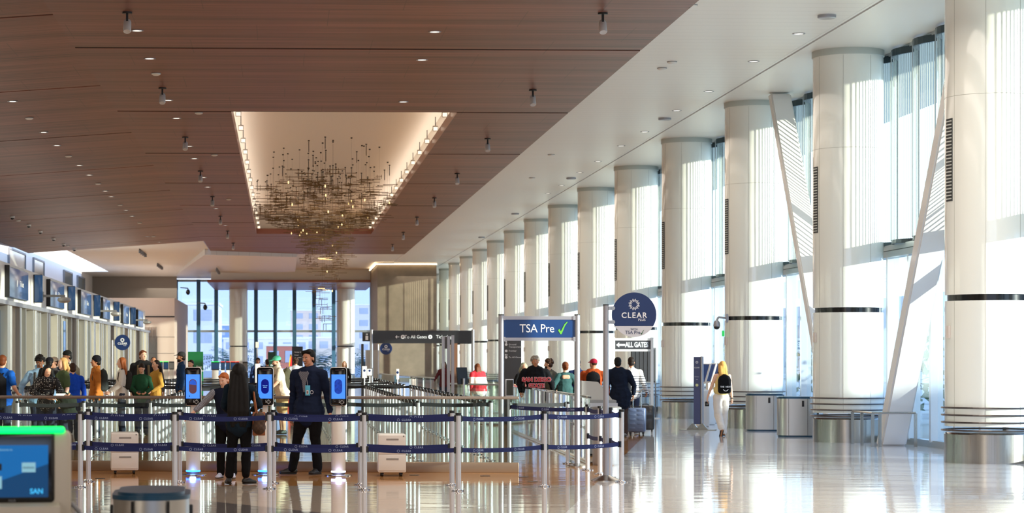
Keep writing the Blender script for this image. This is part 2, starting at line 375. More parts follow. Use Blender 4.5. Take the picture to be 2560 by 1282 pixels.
def person(label,px,d,h=1.72,face=0,sk='light',hair=('short','brown'),top=('long','navy',(20,30,60)),bottom=('trousers','dark_jeans',(40,44,58)),shoes=('black',(24,24,26)),
           arms=None,legs=None,lean=(0,0),head=(0,0),bulk=1.0,hat=None,vox=0.013,group=None,smile=False,feat=True,beard=False,extras=None,pose='standing',z=0.0,xy=None,feminine=False):
    k=h/1.75
    x,y=P(px,d) if xy is None else xy
    root=thing('person',label,'person',(x,y,z),R(face),group)
    hx=0.055
    V=lambda a: Vector((a[0]*h,a[1]*h,a[2]*h))
    lx,ly=lean
    pel=V((0,0,.53)); wai=V((lx*.25,ly*.25,.62)); che=V((lx*.7,ly*.7,.735)); shc=V((lx,ly,.815)); nb=V((lx,ly+.004,.84))
    sw=0.100*bulk*(0.92 if feminine else 1)
    hz=V((lx*1.12,ly*1.2,0)).xy; Hc=Vector((hz[0],hz[1]-0.008*k,h-0.118*k-(abs(ly)*0.25+abs(lx)*.15)*h))
    HM=Matrix.Translation(Hc)@Matrix.Rotation(R(head[0]),4,'Z')@Matrix.Rotation(R(head[1]),4,'X')@Matrix.Scale(k,4)
    H=lambda p: HM@Vector(p)
    A={}
    for s in (-1,1):
        shp=shc+Vector((s*sw*h,0,-0.012*h))
        if arms and s in arms: e,w=[V(q) for q in arms[s][:2]]; hd=Vector(arms[s][2]) if len(arms[s])>2 else (w-e).normalized()
        else: e=V((lx*.8+s*(.135 if bulk<1.1 else .15),ly*.8+.01,.645)); w=V((lx*.5+s*.14*(1 if bulk<1.1 else 1.08),ly*.5-.02,.492)); hd=Vector((0,-0.05,-1))
        A[s]=(shp,e,w,hd)
    Lg={}
    for s in (-1,1):
        hp=V((s*.05,0,.51))
        if legs and s in legs: kn,an=[V(q) for q in legs[s][:2]]; fd=Vector(legs[s][2]) if len(legs[s])>2 else Vector((s*.15,-1,0))
        else: kn=V((s*.056,-.006,.285)); an=V((s*.058,.008,.05)); fd=Vector((s*.18,-1,0))
        Lg[s]=(hp,kn,an,fd.normalized())
    B=bulk
    # --- body: one continuous surface
    mb=MB(); ex=MB()
    mb.ell((0,.01,.03),(.075,.093,.086),HM); mb.ell((0,-.02,-.04),(.057,.064,.074),HM); mb.ell((0,-.054,-.092),(.027,.024,.02),HM)
    mb.ell((0,-.045,-.01),(.06,.045,.05),HM)
    mb.seg(H((0,-.076,.012)),.010*k,H((0,-.102,-.030)),.014*k)
    mb.ell((0,-.068,.028),(.05,.018,.012),HM)
    for s in (-1,1):
        mb.ell((s*.076,.014,-.012),(.009,.016,.027),HM); mb.ell((s*.031,-.077,.0115),(.017,.010,.005),HM); mb.ell((s*.036,-.062,-.028),(.02,.016,.018),HM)
    mb.seg(H((0,.022,-.05)),(.052*k,.056*k),nb,(.058*k*min(B,1.15),.055*k))
    mb.seg(nb,(.06*k,.05*k),shc,(.07*k,.05*k)); mb.seg(che,(.088*h*B,.058*h*B),shc-Vector((0,0,.03*h)),(.09*h*B,.05*h*B)); mb.seg(wai,(.074*h*B,.052*h*B),che,(.088*h*B,.058*h*B)); mb.seg(pel,(.084*h*B,.06*h*B),wai,(.074*h*B,.052*h*B))
    for s in (-1,1):
        sh,e,w,hd=A[s]; mb.seg(shc,(.05*k,.045*k),sh,.050*k*B)
        mb.seg(sh,.048*k*B,e,.036*k*B); mb.seg(e,.037*k*B,w,(.026*k,.024*k))
        side=Vector((0,-1,0)) if abs(hd.normalized().y)<0.8 else Vector((-s,0,0.3))
        hand(mb,ex,w,hd,side,k,0.45,palmn=(-s,0,0))
        hp,kn,an,fd=Lg[s]
        mb.seg(pel,(.06*h*B,.055*h*B),hp,(.055*h*B,.052*h*B)); mb.seg(hp,(.050*h*B,.052*h*B),kn,(.032*h,.034*h)); mb.seg(kn+(an-kn)*.3,(.03*h,.034*h),an,(.020*h,.022*h)); mb.seg(kn,(.031*h,.033*h),kn+(an-kn)*.35,(.031*h,.035*h))
        mb.seg(an+Vector((0,0,-.01)),.035*k,an+fd*.11*k+Vector((0,0,-.035*k)),(.035*k,.022*k),Vector((1,0,0)))
    me=remesh(mb,vox,2,ex); link('body',me,skin(sk),root)
    # --- face features
    if feat:
        wm=mat('eye_white',(225,220,212),0.3); im=mat('iris_dark',(40,26,20),0.2); lm=mat('lips_'+sk,tuple(int(c*.72) for c in SKINS[sk]),0.5)
        hm=hairm(hair[1],HAIRC[hair[1]])
        for s in (-1,1):
            q=MB().ell((s*.031,-.0815,.001),(.013,.0055,.0062),HM).out('eye',wm,root); MB().ell((s*.031,-.0858,.001),(.0058,.0026,.0058),HM).out('iris',im,q)
            MB().seg(H((s*.016,-.089,.021)),.0035*k,H((s*.046,-.078,.022)),.003*k).out('eyebrow',hm,root)
        if smile:
            q=MB().ell((0,-.0805,-.060),(.029,.007,.011),HM).out('mouth',mat('lip_red',(120,52,46),0.4),root,); MB().ell((0,-.0850,-.058),(.022,.0036,.0055),HM).out('teeth',mat('teeth',(235,230,222),0.3),q)
            MB().seg(H((-.024,-.083,-.045)),.0025*k,H((.024,-.083,-.045)),.0025*k).out('moustache',hm,root)
        else: MB().ell((0,-.0835,-.066),(.020,.005,.005),HM).out('mouth',lm,root)
        if beard:
            b=MB(); b.ell((0,-.028,-.066),(.058,.064,.05),HM).ell((0,-.06,-.1),(.032,.03,.022),HM); link('beard',remesh(b,vox*.8),hm,root)
    # --- clothes
    tk,tn,tc=top; inf=.014*k
    tm=MATS[tn] if tn in MATS else cloth(tn,tc)
    b=MB(); puff=1.0+(0.16 if tk=='puffer' else 0)
    hemz={'long':.50,'puffer':.47,'tee':.50,'tank':.58,'dress':.60,'jacket':.46,'hoodie':.48,'coat':.40,'blouse':.50,'vest':.5}[tk]
    hem=V((0,0,hemz)); rr=lambda a,c: ((a*h*B*puff+inf),(c*h*B*puff+inf))
    if tk in('tank',): b.seg(che-Vector((0,0,.02)),rr(.087,.058),che+Vector((0,0,.03*h)),rr(.08,.052))
    else: b.seg(che,rr(.090,.060),shc-Vector((0,0,.028*h)),rr(.092,.050)); b.seg(shc-Vector((0,0,.01*h)),rr(.06,.035),nb-Vector((0,0,.010*h)),rr(.036,.032))
    b.seg(wai,rr(.078,.056),che,rr(.090,.060)); b.seg(hem+Vector((0,0,.03*h)),rr(.100,.074),wai,rr(.080,.058)); b.seg(V((0,0,max(.505,hemz+.02))),rr(.106 if tk!='coat' else .116,.076),V((lx*.2,ly*.2,.56)),rr(.096,.070)) if tk!='tank' else None
    for s in (-1,1):
        sh,e,w,hd=A[s]
        if tk!='tank':
            b.seg(shc,(.05*k+inf,.045*k+inf),sh,(.05*k*B+inf)*puff)
            if tk in('tee',): b.seg(sh,.05*k*B+inf,sh+(e-sh)*.72,.046*k*B+inf)
            elif tk=='vest': b.seg(sh,.05*k+inf,sh+(e-sh)*.15,.046*k+inf)
            else:
                f=.92 if tk!='blouse' else .75; g=1.25 if tk in('blouse','dress') else 1
                b.seg(sh,(.05*k*B+inf)*puff*g,e,(.04*k*B+inf)*puff*g); b.seg(e,(.04*k*B+inf)*puff*g,e+(w-e)*f,(.031*k+inf*.8)*puff)
    if tk=='hoodie':
        b.seg(H((-.05,.06,-.12)),.045*k,H((.05,.06,-.12)),.045*k); b.seg(H((-.065,.0,-.135)),.03*k,H((-.04,.07,-.11)),.04*k); b.seg(H((.065,.0,-.135)),.03*k,H((.04,.07,-.11)),.04*k); b.seg(H((-.06,-.02,-.14)),.026*k,H((0,-.06,-.17)),.02*k); b.seg(H((.06,-.02,-.14)),.026*k,H((0,-.06,-.17)),.02*k)
    if tk in('jacket','puffer','coat','long'):
        for s in(-1,1): b.seg(H((s*.055,.03,-.125)),.022*k,H((s*.03,-.045,-.15)),.018*k)
        b.seg(H((-.05,.045,-.115)),.022*k,H((.05,.045,-.115)),.022*k)
    if tk=='dress': b.seg(V((0,0,.30)),rr(.135,.10),wai,rr(.072,.052))
    nm={'long':'sweater','puffer':'puffer_jacket','tee':'t_shirt','tank':'tank_top','dress':'dress','jacket':'jacket','hoodie':'hoodie','coat':'coat','blouse':'blouse','vest':'vest'}[tk]
    tobj=link(nm,fold(remesh(b,vox,1),(.011 if tk not in('puffer',) else .006)*k,px*.37),tm,root)
    bk,bn,bc=bottom; bm_=MATS[bn] if bn in MATS else cloth(bn,bc)
    b=MB(); w_=1.0 if bk!='wide' else 1.3
    b.seg(pel-Vector((0,0,.0*h)),(.086*h*B+.008,.064*h*B+.008),V((lx*.2,ly*.2,.59)),(.078*h*B+.008,.056*h*B+.008))
    for s in (-1,1):
        hp,kn,an,fd=Lg[s]
        b.seg(pel,(.062*h*B,.06*h*B),hp,(.056*h*B+.01,.056*h*B+.01))
        if bk=='shorts': b.seg(hp,(.054*h*B+.012,.056*h*B+.012),hp+(kn-hp)*.85,(.046*h+.014,.048*h+.014))
        else:
            b.seg(hp,(.052*h*B*min(w_,1.1)+.01,.054*h*B*min(w_,1.1)+.01),kn,(.035*h*w_+.01,.038*h*w_+.01)); e_=an+(kn-an)*(.02 if bk!='cropped' else .16)
            b.seg(kn,(.035*h*w_+.01,.038*h*w_+.01),e_,(.027*h*w_*1.1+.01,.030*h*w_*1.1+.01))
    link({'shorts':'shorts','wide':'wide_trousers'}.get(bk,'trousers'),fold(remesh(b,vox,1),.009*k,px*.21,7,7),bm_,root)
    sm=mat('shoe_'+shoes[0],shoes[1],0.5); so=mat('shoe_sole',(30,30,32) if shoes[0]!='white' else (225,225,225),0.7)
    for s in (-1,1):
        hp,kn,an,fd=Lg[s]; b=MB(); g=an.z-.05*h
        up=Vector((0,0,1)); back=an-fd*.035*k
        sd=fd.cross(up)
        zf=-.048*k
        if legs and s in legs and len(legs[s])>3: # lifted heel: foot direction with slope
            fd=Vector(legs[s][3]).normalized()
        toe=an+fd*.155*k
        b.seg(back+Vector((0,0,-.028*k)),(.036*k,.036*k),an+Vector((0,0,.0)),(.038*k,.038*k),sd); b.seg(back+Vector((0,0,-.035*k)),(.038*k,.034*k),toe+Vector((0,0,zf)),(.043*k,.026*k),sd)
        b.seg(an,(.036*k,.038*k),toe+Vector((0,0,zf)),(.036*k,.02*k),sd)
        lo=min(v.co.z for v in b.bm.verts)
        so_=MB(); so_.seg(back+Vector((0,0,-.068*k)),(.041*k,.011*k),toe+Vector((0,0,zf-.018*k)),(.046*k,.011*k),sd)
        sh_=link('shoe',remesh(b,vox*.7,1),sm,root); so_.out('sole',so,sh_)
    # --- hair
    hs,hc=hair; hm=hairm(hc,HAIRC[hc]); b=MB(); hv=vox
    if hs in('short','curly','bun','ponytail','long','bob','side'):
        b.ell((0,.024,.042),(.083,.094,.088),HM)
        b.ell((0,.05,-.02),(.074,.064,.07),HM)
        if hs in('side',): b.seg(H((-.05,-.055,.085)),.028*k,H((.055,-.045,.095)),.03*k); b.seg(H((-.068,-.03,.05)),.02*k,H((-.05,-.055,.085)),.025*k)
        if hs=='short': b.seg(H((-.045,-.05,.075)),.022*k,H((.045,-.05,.075)),.022*k)
    if hs=='curly':
        rnd=random.Random(len(label))
        for i in range(60):
            a=rnd.uniform(0,2*math.pi); t=rnd.uniform(-.15,1.0)
            p=Vector((.088*math.cos(a)*math.sqrt(max(0,1-t*t*.8)),.025+.098*math.sin(a)*math.sqrt(max(0,1-t*t*.8)),.04+.09*t))
            if p.y<-.045 and p.z<.06: continue
            b.ell(p,(.024,.024,.022),HM,8)
        hv=vox*.8
    if hs in('long','bob','ponytail','longfront'):
        n0=H((0,.065,-.01)); L={'long':.42,'bob':.16,'ponytail':.30}.get(hs,.4)*k
        up=Vector((0,0,-1)); bk_=Vector(HM.to_3x3()@Vector((0,1,0))).normalized()
        if hs=='ponytail':
            t0=H((0,.115,.03)); b.seg(t0,.034*k,t0+up*L*.5+bk_*.03,.04*k); b.seg(t0+up*L*.5+bk_*.03,.04*k,t0+up*L,.018*k)
        else:
            for s in(-1,0,1):
                o=HM.to_3x3()@Vector((s*.05,0,0)); b.seg(n0+o,(.045*k,.04*k),n0+o*1.25+up*L*.55+bk_*.035,(.05*k,.035*k)); b.seg(n0+o*1.25+up*L*.55+bk_*.035,(.05*k,.035*k),n0+o*.9+up*L+bk_*.02,(.026*k,.014*k))
                if s: b.seg(H((s*.07,.0,.04)),.03*k,H((s*.078,.02,-.11)),.026*k); b.seg(H((s*.078,.02,-.11)),.026*k,H((s*.085,.0,-.26)) if hs=='long' else H((s*.075,.03,-.15)),.018*k)
    if hs=='bun': b.ell((.0,.115,-.0),(.036,.036,.04),HM)
    if hs=='buzz': b.ell((0,.018,.036),(.078,.092,.084),HM)
    if hs=='bald': pass
    if hs!='bald': link('hair',remesh(b,hv,1),hm,root)
    if hat:
        kind,hn,hcol=hat; hmt=cloth('hat_'+hn,hcol,.5)
        b=MB()
        if kind=='cap':
            b.ell((0,.016,.062),(.086,.102,.078),HM); q=link('cap',remesh(b,vox*.9,1),hmt,root)
            bb=MB(); bb.seg(H((0,-.06,.062)),(.066*k,.010*k),H((0,-.145,.048)),(.05*k,.007*k),HM.to_3x3()@Vector((1,0,0))); bb.out('cap_brim',hmt,q)
        elif kind=='capback':
            b.ell((0,.016,.062),(.086,.102,.078),HM); q=link('cap',remesh(b,vox*.9,1),hmt,root)
        else:
            b.ell((0,.018,.055),(.089,.104,.094),HM); b.seg(H((-.06,.02,.02)),.04*k,H((.06,.02,.02)),.04*k); link('beanie',remesh(b,vox,1),hmt,root)
    return dict(root=root,HM=HM,h=h,k=k,A=A,Lg=Lg,W=Matrix.Translation((x,y,z))@Matrix.Rotation(R(face),4,'Z'),shc=shc,che=che,pel=pel,top=tobj,face=face)
def backpack(p,label,col,name,off=(0,.155,0),size=(.30,.17,.44),side=1,straps=True,accent=None,front=False):
    """a bag on the back of p; its own top-level thing"""
    h=p['h']; W=p['W']; c=Vector((off[0],off[1]*(-1 if front else 1)+p['che'].y,h*.70+off[2]))
    wp=W@c
    r=thing('backpack',label,'backpack',tuple(wp),R(p['face']))
    m=cloth(name,col,1.2); sx,sy,sz=size; s=1 if not front else -1
    b=MB(); b.box(-sx/2,sx/2,-sy/2,sy/2,-sz/2,sz/2*.8,bev=.06); b.ell((0,0,sz*.33),(sx*.47,sy*.47,sz*.22)); link('main_bag',remesh(b,.014,2),m,r)
    b=MB(); b.box(-sx*.4,sx*.4,s*(sy/2-.02)-.035,s*(sy/2-.02)+.035,-sz*.42,sz*.02,bev=.03); b.out('front_pocket',cloth(name+'_pocket',tuple(int(v*.8) for v in col)) if not accent else cloth(name+'_acc',accent),r)
    b=MB().tube([(-.04,0,sz*.5),(-.03,0,sz*.57),(.03,0,sz*.57),(.04,0,sz*.5)],.008,6); b.out('top_handle',m,r)
    if straps:
        for q in(-1,1):
            a=p['shc']-c; pts=[(q*.075,-s*.03,sz*.38),(q*.09,a.y,a.z+.075),(q*.10,a.y-s*.075,a.z-.02),(q*.112,a.y-s*.100,a.z-.15),(q*.135,a.y-s*.05,a.z-.30),(q*.12,-s*.04,-sz*.38)]
            b=MB()
            for u,v in zip(pts,pts[1:]): b.seg(u,(.024,.008),v,(.024,.008),Vector((1,0,0)),8)
            b.out('shoulder_strap',m,r)
    return r
def wl(p,v): return p['W']@Vector(v)

# ---- foreground: traveller with long hair
pA=person('person with waist-long black hair seen from behind in dark jacket and cropped black trousers',598,30.0,1.63,176,'tan',('long','black'),('jacket','dark_teal_jacket',(20,34,46)),('cropped','black_trousers',(13,13,15)),('black',(16,16,18)),
   legs={-1:((-.055,-.004,.285),(-.058,.01,.05),(-.75,-.7,0)),1:((.062,-.004,.285),(.085,.01,.05),(.25,-1,0))},arms={-1:((-.165,-.03,.66),(-.10,-.13,.62)),1:((.13,-.02,.65),(.09,-.11,.60))},bulk=1.04,vox=.009,feat=False,feminine=True)
# waist-length hair sheet
b=MB(); h_=1.63
for s in(-.07,-.025,.025,.07):
    b.seg((s*.8,.075,1.50),(.045,.05),(s*1.35,.115,1.25),(.05,.04)); b.seg((s*1.35,.115,1.25),(.05,.04),(s*1.45,.14,1.0),(.05,.03)); b.seg((s*1.45,.14,1.0),(.05,.03),(s*1.1,.12,.80),(.03,.014))
b.ell((0,.03,1.535),(.105,.11,.115)); b.seg((-.075,.05,1.5),(.05,.06),(-.10,.09,1.2),(.04,.04)); b.seg((.075,.05,1.5),(.05,.06),(.10,.09,1.2),(.04,.04))
link('hair_length',remesh(b,.009,2),hairm('black',HAIRC['black']),pA['root'])
# ---- shoulder bag
x,y=P(647,29.9); bag=thing('shoulder_bag','brown patterned leather shoulder bag with tan straps hanging on the arm of the long-haired person','handbag',(x,y,.86),R(8))
b=MB(); b.box(-.075,.075,-.13,.13,-.15,.12,bev=.05); b.ell((0,0,-.08),(.095,.15,.10)); b.ell((0,0,.08),(.07,.12,.06)); link('bag_body',remesh(b,.01,2),check_mat('bag_canvas',(62,42,30),(78,54,38),28),bag)
b=MB().box(-.085,.085,-.03,.03,-.19,.13,bev=.01); b.out('leather_flap',mat('tan_leather',(150,84,42),.45),bag)
for q in(-1,1): MB().tube([(-.03,q*.09,.1),(-.055,q*.07,.27),(-.07,q*.03,.40),(-.07,-q*.03,.40),(-.055,-q*.07,.27),(-.03,-q*.09,.1)][:4],.009,8).out('strap',MATS['tan_leather'],bag)
MB().tube([(.08,-.06,.06),(.095,0,.0),(.085,.06,-.02)],.008,8).out('cross_strap',MATS['tan_leather'],bag)
# ---- assistant behind her
pB=person('orange-haired person in navy vest and grey checked sleeves reaching for the left face scanner',567,31.5,1.52,-8,'pale',('short','orange'),('vest','navy_vest',(20,26,48)),('trousers','black_trousers',(13,13,15)),('white',(200,205,225)),
   arms={-1:((-.225,-.02,.70),(-.33,-.06,.60),(-.9,-.2,-.55)),1:((.12,0,.64),(.10,-.08,.56))},vox=.01,lean=(-.02,-.03),head=(-20,14))
sh,e,w,hd=pB['A'][-1]; b=MB(); b.seg(sh,.058,e,.047); b.seg(e,.047,e+(w-e)*.55,.042); link('sleeve',remesh(b,.01,1),check_mat('grey_check',(110,112,124),(150,152,162),60),pB['root'])
sh,e,w,hd=pB['A'][1]; b=MB(); b.seg(sh,.056,e,.045); b.seg(e,.045,e+(w-e)*.7,.038); link('sleeve',remesh(b,.01,1),MATS['grey_check'],pB['root'])
MB().box(-.06,-.01,-.125,-.115,.84,.90).out('id_badge',mat('badge_blue',(90,190,225),.4),pB['root'])
# ---- tall smiling employee
pC=person('tall smiling person in navy zip jacket with blue badge, black trousers and black shoes',772,32.5,1.84,-28,'med',('side','black'),('jacket','navy_jacket',(22,32,56)),('trousers','black_trousers',(13,13,15)),('black',(16,16,18)),
   arms={-1:((-.150,.03,.635),(-.150,-.01,.475),(-.05,-.1,-1)),1:((.155,.04,.64),(.195,-.01,.50),(.35,-.25,-1))},
   legs={-1:((-.085,-.03,.285),(-.125,-.04,.05),(-1,-.55,0)),1:((.055,.01,.285),(.07,.02,.05),(-.15,-1,0))},bulk=1.22,vox=.0085,head=(-14,4),smile=True)
r=pC['root']; HMm=pC['HM']; sc=pC['k']
b=MB(); b.prism([(-.05,1.52),(.05,1.52),(.02,1.22),(-.01,1.22)],-.158,-.150); b.out('shirt_front',check_mat('shirt_check',(120,120,128),(90,92,104),70),r)
for s in(-1,1): 
    b=MB(); b.prism([(s*.012,1.43),(s*.055,1.53),(s*.085,1.50),(s*.04,1.40)],-.163,-.153); b.out('collar',MATS['shirt_check'],r)
g=MB().box(.03,.11,-.176,-.168,1.17,1.32,bev=.004).out('id_badge',mat('badge_blue',(90,190,225),.4),r)
MB().box(.052,.088,-.179,-.176,1.19,1.25).out('badge_photo',mat('badge_photo',(215,215,215),.4),g); MB().box(.062,.078,-.181,-.179,1.2,1.235).out('badge_portrait',mat('badge_dark',(120,60,50),.4),g)
MB().tube([(.07,-.17,1.32),(.05,-.165,1.42),(.045,-.12,1.52)],.004,6).out('lanyard',mat('lanyard_grey',(150,150,155),.5),r)
b=MB(); ringlogo(b,(.135,1.22),.028,.008,-.172,-.166); b.out('jacket_emblem',LGREY,r)
MB().box(-.012,-.004,-.172,-.160,1.10,1.24).out('zip_pull',CHROME,r)
# ---- hooded man
pD=person('person with curly grey hair facing the camera in a black hoodie with red letters',1338,49.6,1.76,4,'tan',('curly','grey'),('hoodie','black_hoodie',(20,20,24)),('trousers','black_trousers',(13,13,15)),arms={-1:((-.20,.0,.67),(-.20,-.05,.55)),1:((.21,.0,.67),(.22,-.05,.55))},bulk=1.42,vox=.011)
for i,(tx,zz) in enumerate((('SAN DIEGO',1.245),('STATE',1.105))):
    t=text('chest_lettering',tx,.125,(-.0,-.175+.0*i,zz),mat('letter_red',(196,44,60),.6),pD['root'],off=.006,sx=1.0,ext=.006)
    text('chest_lettering_edge',tx,.125,(-.0,-.170,zz),mat('letter_cream',(232,205,205),.6),pD['root'],off=.012,sx=1.0,ext=.003)
# ---- right cluster
pE=person('person with short ash hair in black top and pink wrap, behind the hooded person',1310,53,1.62,20,'light',('bob','ash'),('tee','black_tee',(22,22,24)),arms={-1:((-.16,.0,.67),(-.17,-.03,.53))},feat=True)
b=MB(); b.seg((.02,-.12,1.33),(.06,.03),(.06,-.12,.9),(.10,.03)); link('pink_wrap',remesh(b,.014,1),cloth('pink',(222,140,140)),pE['root'])
pF=person('person with curly brown hair and beard in grey shirt looking left, carrying a camouflage bag',1371,52,1.70,-150,'light',('curly','brown'),('tee','grey_tee',(112,102,92)),beard=True,head=(40,0))
backpack(pF,'camouflage backpack worn by the curly brown-haired person',(84,80,70),'camo',accent=(46,44,40))
pG=person('person with a blond bun seen from behind in a teal green dress',1413,50,1.64,186,'pale',('bun','auburn'),('dress','teal_dress',(58,92,92)),arms={-1:((-.17,.02,.68),(-.13,-.08,.58)),1:((.17,.02,.68),(.13,-.08,.58))},feat=False,feminine=True)
b=MB(); b.seg((-.055,.083,1.30),(.05,.03),(.055,.083,1.30),(.05,.03),Vector((0,0,1))); link('bare_back',remesh(b,.012,1),skin('light'),pG['root'])
pH=person('person in plain navy shirt seen from behind, partly hidden by the sign post',1444,54,1.70,180,'med',('short','dkbrown'),('long','navy_shirt',(26,40,82)),feat=False)
pI=person('person in a crimson cap and rust orange shirt seen from behind',1483,50.5,1.70,172,'tan',('buzz','brown'),('long','rust_shirt',(170,74,34)),hat=('cap','crimson',(164,34,58)),bulk=1.3,head=(38,0),arms={1:((.19,-.02,.67),(.20,-.06,.52)),-1:((-.19,-.02,.67),(-.2,-.06,.52))},feat=True)
backpack(pI,'black backpack on the rust orange shirt',(22,22,26),'blackbag',size=(.32,.16,.42))
pJ=person('person in a dark navy coat and brown trousers seen from behind, standing in open floor',1551,48.6,1.75,178,'med',('short','black'),('coat','navy_coat',(20,28,46)),('trousers','brown_trousers',(68,54,52)),('grey',(120,124,132)),bulk=1.22,arms={-1:((-.17,0,.645),(-.17,-.05,.53)),1:((.17,0,.645),(.17,-.05,.53))},feat=False,lean=(.03,0))
stripe_mat('striped_shirt',(232,230,228),(30,34,60),.052,.3,2,1.32)
pK=person('person in a white shirt with navy stripes seen from behind, pulling luggage',1578,50.5,1.75,172,'tan',('short','dkbrown'),('long','striped_shirt',None),('trousers','jeans',(52,60,84)),('white',(220,222,228)),arms={-1:((-.165,.0,.65),(-.205,-.10,.545),(0,-.5,-.8)),1:((.15,0,.65),(.13,-.06,.52))},feat=False,lean=(0,0),bulk=1.1)
backpack(pK,'black tote bag hanging from the shoulder of the striped-shirt person',(26,28,36),'tote',off=(.16,.12,-.20),size=(.30,.18,.46),straps=False)
def suitcase(label,px,d,w,dp,hh,col,name,rot,shell):
    x,y=P(px,d); r=thing('suitcase',label,'suitcase',(x,y,0),R(rot)); m=mat(name,col,.35,coat=.3)
    b=MB().box(-w/2,w/2,-dp/2,dp/2,.075,hh,bev=.045)
    b.out('shell',m,r)
    b=MB()
    if shell:
        for i in range(5):
            for s in(-1,1): b.box(s*w*.22-w*.16,s*w*.22+w*.16,-dp/2-.006,-dp/2+.01,.14+i*.1,.19+i*.1,bev=.008)
        b.out('relief_panels',m,r)
    b=MB().box(-.004,.004,-dp/2-.004,dp/2+.004,.08,hh-.005); b.xf(Matrix.Rotation(R(90),4,'Z')) ; b.out('zip_seam',BLACK,r)
    for sx in(-1,1):
        for sy in(-1,1):
            wv=MB().cyl((sx*w*.36-.01,sy*dp*.32,.028),(sx*w*.36+.01,sy*dp*.32,.028),.028,n=14); wv.box(sx*w*.36-.018,sx*w*.36+.018,sy*dp*.32-.018,sy*dp*.32+.018,.04,.08); wv.out('wheel',BLACK,r)
    MB().tube([(-.09,dp*.3,hh-.02),(-.09,dp*.3,hh+.36),(.09,dp*.3,hh+.36),(.09,dp*.3,hh-.02)],.011).out('pull_handle',CHROME,r)
    MB().tube([(-.06,0,hh),(-.06,0,hh+.03),(.06,0,hh+.03),(.06,0,hh)],.01).out('top_handle',BLACK,r)
    return r
suitcase('hard-shell suitcase in shiny slate blue on four wheels, nearer of the two',1592,49.4,.40,.26,.62,(96,112,146),'slate_shell',-14,True)
suitcase('black suitcase on wheels behind the slate blue one',1614,51.0,.40,.26,.64,(34,34,38),'black_shell',-10,False)
# ---- walking woman
pW=person('person with long golden hair walking away in cream wide trousers and a yellow sleeveless top',1803,49.0,1.66,184,'pale',('long','golden'),('tank','yellow_top',(226,200,130)),('wide','cream_trousers',(226,218,210)),('tan',(176,116,72)),
   arms={1:((.135,.0,.655),(.17,-.06,.515),(.1,-.1,-1)),-1:((-.125,.02,.655),(-.15,.0,.50),(-.05,0,-1))},
   legs={-1:((-.05,-.035,.285),(-.035,-.02,.05),(0,-1,0)),1:((.045,.0,.285),(.03,.13,.115),(0,-1,0),(0,-.45,-.9))},feat=False,feminine=True,lean=(-.015,0))
bp=backpack(pW,'small black backpack with white print slung over one shoulder of the walking person',(18,18,22),'blackpack',off=(-.04,.13,-.02),size=(.29,.15,.40))
tx=text('printed_lettering','THE  NEXT',.05,(.0,.105,-.05),WLET,bp,rotz=R(180),off=.001)
b=MB()
for i in range(9):
    a=R(200+i*17.5); b.cyl((.055*math.cos(a),.098,-.09+.05*math.sin(a)),(.055*math.cos(a),.104,-.09+.05*math.sin(a)),.008,n=8)
b.out('printed_emblem',WLET,bp)
w=wl(pW,pW['A'][1][2]+Vector((0.01,0,-.12))); ph=thing('phone','small dark phone in the left-hanging hand of the walking person','phone',tuple(w),R(30)); MB().box(-.055,.055,-.01,.01,-.075,.03,bev=.006).out('phone_case',BLACK,ph); MB().box(-.03,.03,-.014,-.01,-.05,-.01).out('camera_bump',GREYP,ph)
MB().cyl(tuple(pW['A'][-1][2]+Vector((0,0,.02))),tuple(pW['A'][-1][2]+Vector((0,0,.0))),.034).out('wristwatch',BLACK,pW['root'])
# ---- left queue
p1=person('person with auburn hair in bright blue polo at the left edge, back turned',6,42,1.78,150,'light',('short','auburn'),('tee','blue_polo',(28,92,186)),head=(20,0),bulk=1.12,arms={-1:((-.17,.02,.66),(-.13,-.11,.58),(.3,-.8,.1)),1:((.16,0,.65),(.13,-.1,.56))})
backpack(p1,'tall black backpack on the blue polo at the left edge',(22,22,26),'hugebag',size=(.36,.24,.66),off=(0,.19,-.14))
p2=person('person with tousled black hair in a pale blue hoodie behind the polka-dot blouse',100,43.2,1.76,8,'brown',('curly','black'),('hoodie','pale_blue_hoodie',(132,164,194)),head=(0,24),bulk=1.15,arms={-1:((-.20,.0,.67),(-.22,-.03,.52))})
b=MB()
for s in(-1,1): b.seg((s*.10,-.135,1.43),(.03,.012),(s*.115,-.15,1.15),(.03,.012))
b.out('shoulder_strap',BLACK,p2['root'])
polka_mat()
p3=person('person with long wavy black hair in a black polka-dot blouse leaning forward with folded arms',114,40.6,1.63,14,'light',('long','black'),('blouse','polka_dot_cloth',None),lean=(-.0,-.10),head=(18,22),arms={-1:((-.17,-.10,.68),(.02,-.20,.60),(.9,-.2,.05)),1:((.16,-.13,.665),(.17,-.28,.635),(.6,-.6,.05))},bulk=.98,feminine=True)
b=MB()
for s in(-1,1):
    b.seg((s*.085-.0,-.10,1.50),(.05,.05),(s*.12-.02,-.12,1.28),(.055,.05)); b.seg((s*.12-.02,-.12,1.28),(.055,.05),(s*.115-.03,-.16,1.08),(.03,.03))
link('hair_waves',remesh(b,.013,2),hairm('black',HAIRC['black']),p3['root'])
w=wl(p3,p3['A'][1][2]); q=MB().box(-.10,.07,-.003,.003,-.03,.045); q.out('folded_paper',WHITE,None,label='white folded paper in the hands of the polka-dot blouse person',cat='paper',loc=(w.x-.04,w.y-.07,w.z),rotz=R(10))
